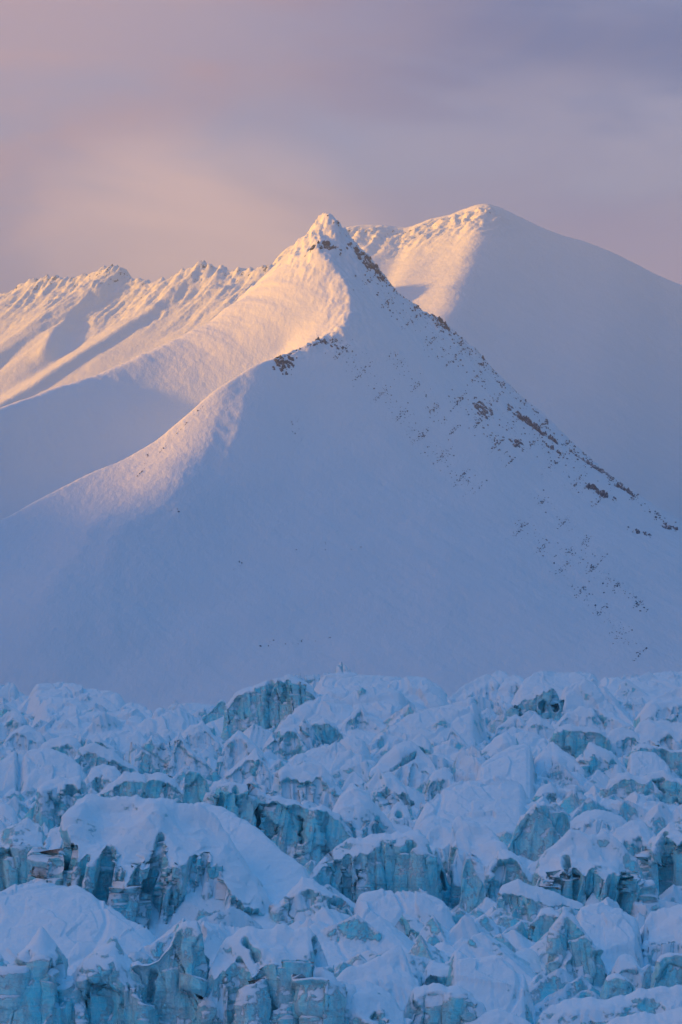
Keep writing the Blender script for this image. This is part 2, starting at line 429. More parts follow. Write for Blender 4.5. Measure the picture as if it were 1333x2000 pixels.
for i, (px, py, hw, hh, n_, r_, lab) in enumerate(OUT):
    h_ = None
    for dy_ in (0, 3, 6, 10, 15):
        h_ = h_ or hit(px, py + dy_)
    if h_ is None: print("miss", lab); continue
    gs = 1.3; wx_, wy_ = hw * 1.22 * 1.5, max(hh * 1.22 * 1.6, 12)
    ax_, ay_ = np.meshgrid(np.arange(-wx_, wx_, gs), np.arange(-wy_, wy_, gs))
    PX_ = h_[0] + ax_ + ay_ * 0.15; PY_ = h_[1] + ay_ - ax_ * 0.1
    base_ = hmap(PX_, PY_)
    zz = base_ + 0.0
    e = np.sqrt((ax_ / wx_) ** 2 + (ay_ / wy_) ** 2)
    n1_ = fbm((PX_ * 0.8 + zz * 0.5) / 9.0, (zz - PX_ * 0.4) / 14.0, 5, 600 + i, 0.6)
    n2_ = fbm(PX_ / 3.5, zz / 5.0, 3, 640 + i, 0.6, True)
    off = (n1_ * 2.0 + 0.42 - e * 0.9) * r_ * 1.25
    off = np.where(off > 0, off + (n2_ - 0.1) * r_ * 0.75, off)
    off = np.clip(np.minimum(off, r_ * 2.6), -2.5, None)
    off[0, :] = off[-1, :] = -2.5; off[:, 0] = off[:, -1] = -2.5
    # rock stands out along the slope's outward direction
    QX = PX_ + 0.25 * np.maximum(off, 0); QY = PY_ - 0.55 * np.maximum(off, 0); QZ = base_ + off * 0.85
    c = np.array([QX.mean(), QY.mean(), QZ.mean()])
    o = grid_mesh("rock_outcrop", QX - c[0], QY - c[1], QZ - c[2], ROCK, None, False); o.location = c
    tag(o, lab, "rock outcrop", None, "dark rock outcrops on the central mountain")
# streaks of small stones running down the fall line
BANDS = [([(650,665),(720,740),(780,810),(850,880),(930,960)],26,420,1.35), ([(760,690),(820,760),(870,830),(900,850)],14,130,1.5), ([(880,760),(940,830),(1000,900)],20,150,1.7),
 ([(1000,1010),(1080,1090),(1160,1180),(1250,1280)],22,260,1.3), ([(1090,1060),(1170,1120),(1240,1170),(1265,1200)],12,150,1.4), ([(1040,960),(1100,1020),(1180,1090)],16,110,1.3),
 ([(560,800),(590,860)],16,22,1.3), ([(640,414),(720,500),(800,590),(900,670),(1000,770),(1100,860),(1200,940),(1310,1030)],9,330,2.3), ([(700,530),(800,620),(900,710),(1000,820),(1100,910),(1180,980)],30,380,1.9),
 ([(300,870),(265,935),(390,800)],8,34,1.5), ([(540,705),(590,680),(655,662)],5,60,1.9), ([(400,1060),(500,1110),(600,1060),(760,1090)],26,18,1.3), ([(500,1260),(640,1250)],16,16,1.2), ([(330,995),(350,1000)],6,8,1.3)]
sp = []
for pts, wd, n_, r_ in BANDS:
    p = np.array(pts, float); L_ = np.concatenate([[0], np.cumsum(np.hypot(*np.diff(p, axis=0).T))])
    for _ in range(int(n_ * 1.9)):
        t = rng.random() * L_[-1]
        t += 14 * math.sin(t / 9.0)           # stones gather in clumps
        x_ = np.interp(t, L_, p[:, 0]); y_ = np.interp(t, L_, p[:, 1])
        q = rng.normal(0, 0.5) * wd
        h_ = hit(x_ + q * 0.7, y_ - q * 0.7)
        if h_ is None: continue
        s_ = r_ * 1.0 * (0.4 + 0.9 * rng.random() ** 2)
        sp.append((h_[0], h_[1], h_[2] + 0.15 * s_, s_))
o = rocks_mesh("scree", sp, ROCK)
tag(o, "fine dark stones scattered in streaks down the snow of the central mountain", "scree", 'stuff')

# ------------------------------------------------------------------ far left jagged ridge
def far_grid(x0, x1, y0, y1, st):
    return np.meshgrid(np.arange(x0, x1, st), np.arange(y0, y1, st))
FS = 1.2
FX, FY = far_grid(-3200 * FS, 500 * FS, 6000 * FS, 9700 * FS, 6.5 * FS)
FC = [(x, y, (7700 + (560 - x) * 1.5) * FS) for x, y in [(-400,700),(-150,625),(0,581),(60,551),(105,541),(150,543),(195,531),(215,519),(240,523),(262,548),
      (300,551),(330,545),(372,525),(400,514),(415,531),(440,529),(480,529),(520,523),(560,520),(640,540),(760,600)]]
Fz = gridge(FX, FY, PP(FC), (0.75, -0.6), 0.8, 0.80, 0.7, 0.55, 360.0)
ribs = [(105,541,7950,150,200),(218,519,8000,190,260),(190,533,7985,110,120),(300,551,7990,110,170),(345,540,8000,190,240),(400,514,8010,150,200),(450,529,8020,130,180),(500,526,8035,120,170),(545,522,8045,110,160)]
for i, (px, py, d, w_, h_) in enumerate(ribs):
    pts = []; d = (7700 + (560 - px) * 1.5) * FS
    for k in range(7):
        t = k / 6
        jx = math.sin(i * 2.1 + k * 1.7) * 9
        pts.append(P(px - w_ * t + jx, py + 20 + h_ * t ** 0.9, d - 620 * FS * t))
    Fz = smax(Fz, ridge(FX, FY, pts, 0.95, 0.75, 0.7, 0.7, 220.0), 14.0)
Fz = gauss(Fz, 1.6)
fcr = near(FX, FY, FC, 20, 620)
GXs, GYs = FX / FS, FY / FS
wx = GXs + 40 * perlin(GXs / 160, GYs / 160, 15)
Fz += FS * (fcr * (fbm((wx * 0.9 - GYs * 0.45) / 85, (wx * 0.45 + GYs * 0.9) / 300, 6, 71, 0.66, True) * 22 - 11) + fbm(GXs / 30, GYs / 40, 3, 81, 0.6, True) * 4 * fcr)
Fz += FS * near(FX, FY, FC, 5, 120) * fbm(GXs / 26, GYs / 60, 4, 85, 0.65, True) * 6 * (0.3 + 1.4 * sstep(0.0, 0.35, perlin(GXs / 130, GYs / 130, 86)))
Fz += FS * near(FX, FY, FC, 5, 70) * 26 * np.maximum(fbm(GXs / 42, GYs / 42, 2, 88, 0.5, True) - 0.15, 0) ** 1.5
Fz += fbm(GXs / 300, GYs / 300, 4, 83) * 14
Fz = np.maximum(Fz, 30)
far_mat = mountain_mat("distant_snow_and_rock", 9.0)
fo = grid_mesh("mountain", FX, FY, Fz, far_mat, {'rock': near(FX, FY, FC, 5, 460) * 0.38})
tag(fo, "long jagged ridge glowing gold behind the left shoulder of the central pyramid", "mountain ridge", 'structure')

# ------------------------------------------------------------------ far right dome
GX, GY = far_grid(-300, 3600, 5600, 9300, 7.0)
GC = [(560,480,8900),(640,450,8850),(690,436,8800),(740,433,8750),(800,441,8700),(828,426,8660),(880,415,8620),(915,403,8580),(940,393,8550),(965,394,8530),(1000,410,8520),(1040,431,8500),
      (1100,456,8480),(1150,472,8460),(1200,490,8440),(1250,515,8420),(1300,545,8400),(1333,560,8380),(1420,610,8350),(1600,700,8300),(1900,830,8200)]
GT = [(945,393,8545),(972,430,8440),(996,466,8350),(998,490,8280),(980,512,8200),(955,540,8080),(925,572,7980),(895,600,7900),(840,660,7800)]
Gz = gridge(GX, GY, PP(GC), (1, -0.15), 0.8, 0.62, 0.6, 0.42, 420.0)
Gz = smax(Gz, gridge(GX, GY, PP(GT), (-0.2, -1), 0.50, 0.66, 0.42, 0.5, 260.0, 1.5), 14.0)
for i, (px, py, d, w_, h_) in enumerate([(828,426,8660,70,110),(765,436,8730,50,90),(880,415,8620,90,160),(925,400,8570,80,170),(960,440,8440,90,110),(975,475,8330,80,110),(700,437,8790,50,70)]):
    pts = [P(px - w_ * k / 5 + 6 * math.sin(i + 2 * k), py + 5 + h_ * k / 5, d - 380 * k / 5) for k in range(6)]
    Gz = smax(Gz, ridge(GX, GY, pts, 0.85, 0.62, 0.7, 0.6, 140.0), 10.0)
Gz = gauss(Gz, 3.0)
wx = GX + 40 * perlin(GX / 160, GY / 160, 15)
lft = near(GX, GY, GC[:9] , 10, 500) * (1 - sstep(-60, 80, GX - np.interp(GY, [7800, 7980, 8200, 8350, 8550], [290, 455, 570, 620, 540])))
Gz += lft * (1 - 0.93 * near(GX, GY, GC, 15, 150)) * (fbm((wx * 0.9 - GY * 0.4) / 75, (wx * 0.4 + GY * 0.9) / 240, 6, 91, 0.70, True) * 34 - 14 + fbm(GX / 30, GY / 60, 3, 97, 0.6, True) * 6 - 3) + fbm(GX / 320, GY / 320, 4, 93) * 10
Gz = np.maximum(Gz, 30)
# placed farther out at its true size
GX, GY, Gz = GX * FS, GY * FS, CZ + (Gz - CZ) * FS
Gz = np.maximum(Gz, -20)
go = grid_mesh("mountain", GX, GY, Gz, far_mat, {'rock': lft * 0.44})
tag(go, "rounded snowy dome mountain behind on the right, gold on its left flank and mauve on its right", "mountain", 'structure')

# ------------------------------------------------------------------ valley side on the left, outside the frame: it shades the glacier
VX, VY = far_grid(-6400, -1500, -600, 7400, 40.0)
Vz = ridge(VX, VY, [(-4300,-600,1000),(-4200,800,1080),(-4350,2000,1100),(-4250,3300,1160),(-4450,4300,1170),(-4600,5200,1120),(-4800,6000,1000),(-5200,7200,500)], 0.5, 0.42, 0.42, 0.38, 500.0)
Vz = np.maximum(Vz + fbm(VX / 900, VY / 900, 5, 101, 0.5) * 70, 5)
vo = grid_mesh("mountain", VX, VY, Vz, far_mat, {'rock': np.full(VX.shape, 0.2)})
tag(vo, "snowy valley side far to the left beyond the picture edge", "mountain", 'structure')

# ------------------------------------------------------------------ valley floor
ax = np.concatenate([-np.geomspace(40000, 200, 30), np.linspace(-150, 150, 9), np.geomspace(200, 40000, 30)])
ay = np.concatenate([-np.geomspace(20000, 200, 16), np.linspace(0, 6000, 60), np.geomspace(6200, 45000, 24)])
AX, AY = np.meshgrid(ax, ay)
AZ = 4 + fbm(AX / 900, AY / 900, 3, 111) * 6
ao = grid_mesh("ground", AX, AY, AZ, mountain_mat("valley_snow", 6.0), {'rock': np.zeros(AX.shape)})
tag(ao, "flat snow-covered valley floor under the glacier and the mountains", "ground", 'structure')

# ------------------------------------------------------------------ glacier
GS, GH = 0.099, 73.6                      # mean surface: z = CZ + GS * distance - GH
def Dy(y): return GH * F / (y - HOR + GS * F)      # distance at which the mean surface meets photo row y
def zs(d): return CZ + GS * d - GH
_p3 = np.random.default_rng(1).random(4096)
def h3(ix, iy, iz, k):
    h = _perm[(ix + _perm[(iy + _perm[(iz + k * 57) & 4095]) & 4095]) & 4095]
    return h
def noise3(x, y, z, seed=0):
    xi = np.floor(x).astype(np.int64); yi = np.floor(y).astype(np.int64); zi = np.floor(z).astype(np.int64)
    u, v, w_ = x - xi, y - yi, z - zi
    u = u * u * (3 - 2 * u); v = v * v * (3 - 2 * v); w_ = w_ * w_ * (3 - 2 * w_)
    r = 0
    for a in (0, 1):
        for b in (0, 1):
            for c in (0, 1):
                r = r + _p3[h3(xi + a, yi + b, zi + c, seed)] * (u if a else 1 - u) * (v if b else 1 - v) * (w_ if c else 1 - w_)
    return r * 2 - 1
def fbm3(x, y, z, oct=4, seed=0, gain=0.5):
    s = 0; a = 1.0
    for o in range(oct):
        s = s + a * noise3(x * 2 ** o + 7.1 * o, y * 2 ** o, z * 2 ** o - 3.3 * o, seed + o); a *= gain
    return s
def fracture3(x, y, z, seed):
    """broken-ice relief: tilted flat facets with open cracks between them; returns (relief, closeness to a crack)"""
    xi = np.floor(x).astype(np.int64); yi = np.floor(y).astype(np.int64); zi = np.floor(z).astype(np.int64)
    d1 = np.full(x.shape, 9.0); d2 = np.full(x.shape, 9.0); val = np.zeros(x.shape)
    for a in (-1, 0, 1):
        for b in (-1, 0, 1):
            for c in (-1, 0, 1):
                ii, jj, kk = xi + a, yi + b, zi + c
                h = h3(ii, jj, kk, seed)
                px = ii + _p3[h]; py = jj + _p3[(h + 911) & 4095]; pz = kk + _p3[(h + 1777) & 4095]
                ex, ey, ez = x - px, y - py, z - pz
                d = ex * ex + ey * ey + ez * ez
                vv = (_p3[(h + 333) & 4095] - 0.5) + (_p3[(h + 71) & 4095] - 0.5) * 1.3 * ex + (_p3[(h + 72) & 4095] - 0.5) * 1.3 * ey + (_p3[(h + 73) & 4095] - 0.5) * 0.9 * ez
                nw = d < d1
                d2 = np.where(nw, d1, np.minimum(d2, d)); val = np.where(nw, vv, val); d1 = np.where(nw, d, d1)
    return val, np.sqrt(d2) - np.sqrt(d1)
def fracture2(x, y, seed):
    xi = np.floor(x).astype(np.int64); yi = np.floor(y).astype(np.int64)
    d1 = np.full(x.shape, 9.0); d2 = np.full(x.shape, 9.0); val = np.zeros(x.shape)
    for a in (-1, 0, 1):
        for b in (-1, 0, 1):
            h = _perm[(xi + a + _perm[(yi + b + seed * 77) & 4095]) & 4095]
            ex = x - (xi + a + _p3[h]); ey = y - (yi + b + _p3[(h + 911) & 4095])
            d = ex * ex + ey * ey
            vv = (_p3[(h + 333) & 4095] - 0.5) * 0.9 + (_p3[(h + 71) & 4095] - 0.5) * 2.4 * ex + (_p3[(h + 72) & 4095] - 0.30) * 2.2 * ey
            nw = d < d1
            d2 = np.where(nw, d1, np.minimum(d2, d)); val = np.where(nw, vv, val); d1 = np.where(nw, d, d1)
    return val, np.sqrt(d2) - np.sqrt(d1)

def ice_mat():
    m, t, p = new_mat("glacier_snow_and_ice")
    g = N(t, 'ShaderNodeNewGeometry'); pos = g.outputs['Position']
    nz = N(t, 'ShaderNodeSeparateXYZ'); t.links.new(g.outputs['Normal'], nz.inputs[0])
    at = N(t, 'ShaderNodeAttribute', attribute_name='ice').outputs['Fac']
    nb = noise(t, pos, 0.16, 4, 0.6)
    nm = noise(t, pos, 0.9, 5, 0.6)
    strata = noise(t, vscale(t, pos, (0.12, 0.12, 2.6)), 1.0, 4, 0.6, 0.2)
    col_ = noise(t, vscale(t, pos, (1.1, 1.1, 0.12)), 1.0, 5, 0.65, 0.25)
    # snow lies on anything not too steep, and frosts patches of the walls
    th = mmath(t, 'ADD', mmath(t, 'MULTIPLY', mmath(t, 'SUBTRACT', nm, 0.5), 1.0), mmath(t, 'MULTIPLY', mmath(t, 'SUBTRACT', nb, 0.5), 2.1))
    v = mmath(t, 'ADD', nz.outputs[2], th)
    v = mmath(t, 'ADD', v, mmath(t, 'MULTIPLY', mmath(t, 'SUBTRACT', 1.0, at), 0.45))
    v = mmath(t, 'ADD', v, mmath(t, 'MULTIPLY', mmath(t, 'SUBTRACT', col_, 0.5), 0.5))
    snow = mrange(t, v, 0.26, 0.62)
    fr_ = noise(t, vscale(t, pos, (0.5, 0.5, 0.28)), 1.0, 7, 0.72, 0.0)
    snow = mmath(t, 'MAXIMUM', snow, mmath(t, 'MULTIPLY', mrange(t, fr_, 0.42, 0.66), 0.45))
    ic = mixc(t, mrange(t, mmath(t, 'ADD', mmath(t, 'MULTIPLY', nb, 0.55), mmath(t, 'MULTIPLY', col_, 0.45)), 0.40, 0.60), (0.18, 0.84, 0.96), (0.50, 0.94, 0.98))
    ic = mixc(t, mmath(t, 'MULTIPLY', mrange(t, strata, 0.48, 0.66), 0.45), ic, (0.50, 0.84, 0.90))
    ic = mixc(t, mmath(t, 'MULTIPLY', mrange(t, strata, 0.44, 0.34), 0.12), ic, (0.30, 0.70, 0.80))
    sn = mixc(t, nm, (0.66, 0.85, 0.94), (0.75, 0.89, 0.95))
    t.links.new(mixc(t, snow, ic, sn), p.inputs['Base Color'])
    t.links.new(mrange(t, snow, 0, 1, 0.38, 0.8), p.inputs['Roughness'])
    p.inputs['Specular IOR Level'].default_value = 0.3
    h = mmath(t, 'ADD', mmath(t, 'MULTIPLY', nm, mmath(t, 'ADD', mrange(t, snow, 0, 1, 0.9, 0.35), 0.0)),
              mmath(t, 'MULTIPLY', mmath(t, 'ADD', mmath(t, 'MULTIPLY', strata, 0.9), col_), mrange(t, snow, 0, 1, 0.7, 0.05)))
    wn = noise(t, vscale(t, pos, (0.55, 0.9, 0.9)), 1.0, 8, 0.6, 0.0, 'RIDGED_MULTIFRACTAL')
    h = mmath(t, 'ADD', h, mmath(t, 'MULTIPLY', wn, 0.10))
    b = N(t, 'ShaderNodeBump'); b.inputs['Strength'].default_value = 0.9; b.inputs['Distance'].default_value = 0.65
    t.links.new(h, b.inputs['Height']); t.links.new(b.outputs[0], p.inputs['Normal'])
    return m
ICE = ice_mat()

# swells of the glacier surface (part of the terrain): crest in photo pixels, photo row of its foot, front slope, iciness
SWELLS = [
 ([(330,1563),(400,1566),(450,1578),(500,1622),(560,1670),(622,1704),(645,1732)],1832,23,.0),
 ([(40,1365),(46,1347),(68,1338),(105,1334),(122,1328),(149,1341),(189,1344),(216,1351),(250,1372),(265,1385)],1394,24,.3),
 ([(-60,1360),(-30,1348),(0,1341),(22,1334),(34,1343),(45,1362)],1370,40,.5),
 ([(225,1390),(250,1374),(270,1371),(287,1381),(305,1395)],1404,26,.2),
 ([(295,1392),(314,1381),(338,1384),(372,1398)],1408,35,.5),
 ([(335,1392),(350,1378),(375,1372),(422,1373),(450,1385)],1400,30,.3),
 ([(590,1335),(620,1322),(656,1313),(710,1320),(760,1322),(820,1320),(860,1335),(890,1350)],1372,24,.2),
 ([(510,1445),(540,1415),(575,1388),(629,1357),(656,1341),(690,1332),(744,1341),(790,1350),(830,1370)],1442,28,.3),
 ([(740,1345),(790,1325),(830,1325),(865,1345),(890,1375)],1412,30,.4),
 ([(990,1362),(1025,1328),(1065,1311),(1119,1311),(1160,1320),(1190,1330)],1380,26,.2),
 ([(1140,1335),(1167,1322),(1221,1326),(1260,1316),(1333,1311),(1420,1312)],1385,20,.2),
 ([(1085,1360),(1100,1340),(1140,1330),(1180,1340),(1210,1365),(1225,1385)],1392,38,.5),
 ([(50,1415),(60,1385),(78,1369),(135,1363),(165,1375),(200,1390),(260,1385),(300,1392),(310,1410)],1430,22,.3),
 ([(255,1428),(287,1405),(310,1402),(331,1390),(371,1402),(385,1420)],1430,35,.3),
 ([(200,1445),(212,1430),(230,1425),(275,1428),(300,1450)],1454,30,.3),
 ([(30,1500),(42,1478),(60,1464),(100,1463),(130,1472),(160,1492),(175,1515)],1530,30,.2),
 ([(-60,1505),(0,1482),(34,1458),(48,1475),(45,1510)],1528,34,.2),
 ([(535,1510),(560,1485),(609,1459),(642,1456),(690,1435),(715,1450),(740,1475)],1502,30,.3),
 ([(722,1460),(757,1422),(808,1392),(842,1381),(890,1368),(930,1362),(960,1380)],1452,30,.3),
 ([(835,1490),(850,1462),(870,1450),(900,1462),(925,1490)],1500,34,.3),
 ([(920,1510),(960,1475),(1000,1455),(1032,1450),(1045,1470),(1055,1500)],1562,22,.1),
 ([(985,1445),(1005,1430),(1025,1424),(1060,1435),(1080,1455)],1462,30,.3),
 ([(1218,1510),(1226,1475),(1250,1465),(1278,1467),(1300,1485),(1320,1510)],1532,30,.2),
 ([(-60,1590),(0,1562),(30,1578),(45,1600)],1632,34,.2),
 ([(790,1620),(820,1580),(860,1545),(905,1525),(960,1520),(1020,1530),(1060,1545)],1640,22,.2),
 ([(1085,1575),(1110,1558),(1145,1551),(1190,1560),(1230,1570),(1290,1565),(1333,1570),(1420,1575)],1602,25,.3),
 ([(-80,1770),(10,1737),(60,1722),(100,1719),(150,1727),(200,1757),(250,1790),(310,1815),(340,1835)],1885,24,.1),
 ([(610,1835),(640,1825),(676,1828),(700,1838),(735,1855)],1892,26,.1),
 ([(670,1765),(700,1742),(745,1735),(790,1740),(830,1745),(870,1760),(895,1790),(905,1830)],1840,34,.3),
 ([(860,1870),(895,1850),(930,1868),(965,1864),(985,1875),(1015,1895),(1045,1925),(1050,1960)],1992,34,.3),
 ([(1110,1800),(1125,1778),(1173,1768),(1210,1775),(1250,1790),(1262,1830),(1265,1880)],1898,30,.2),
]
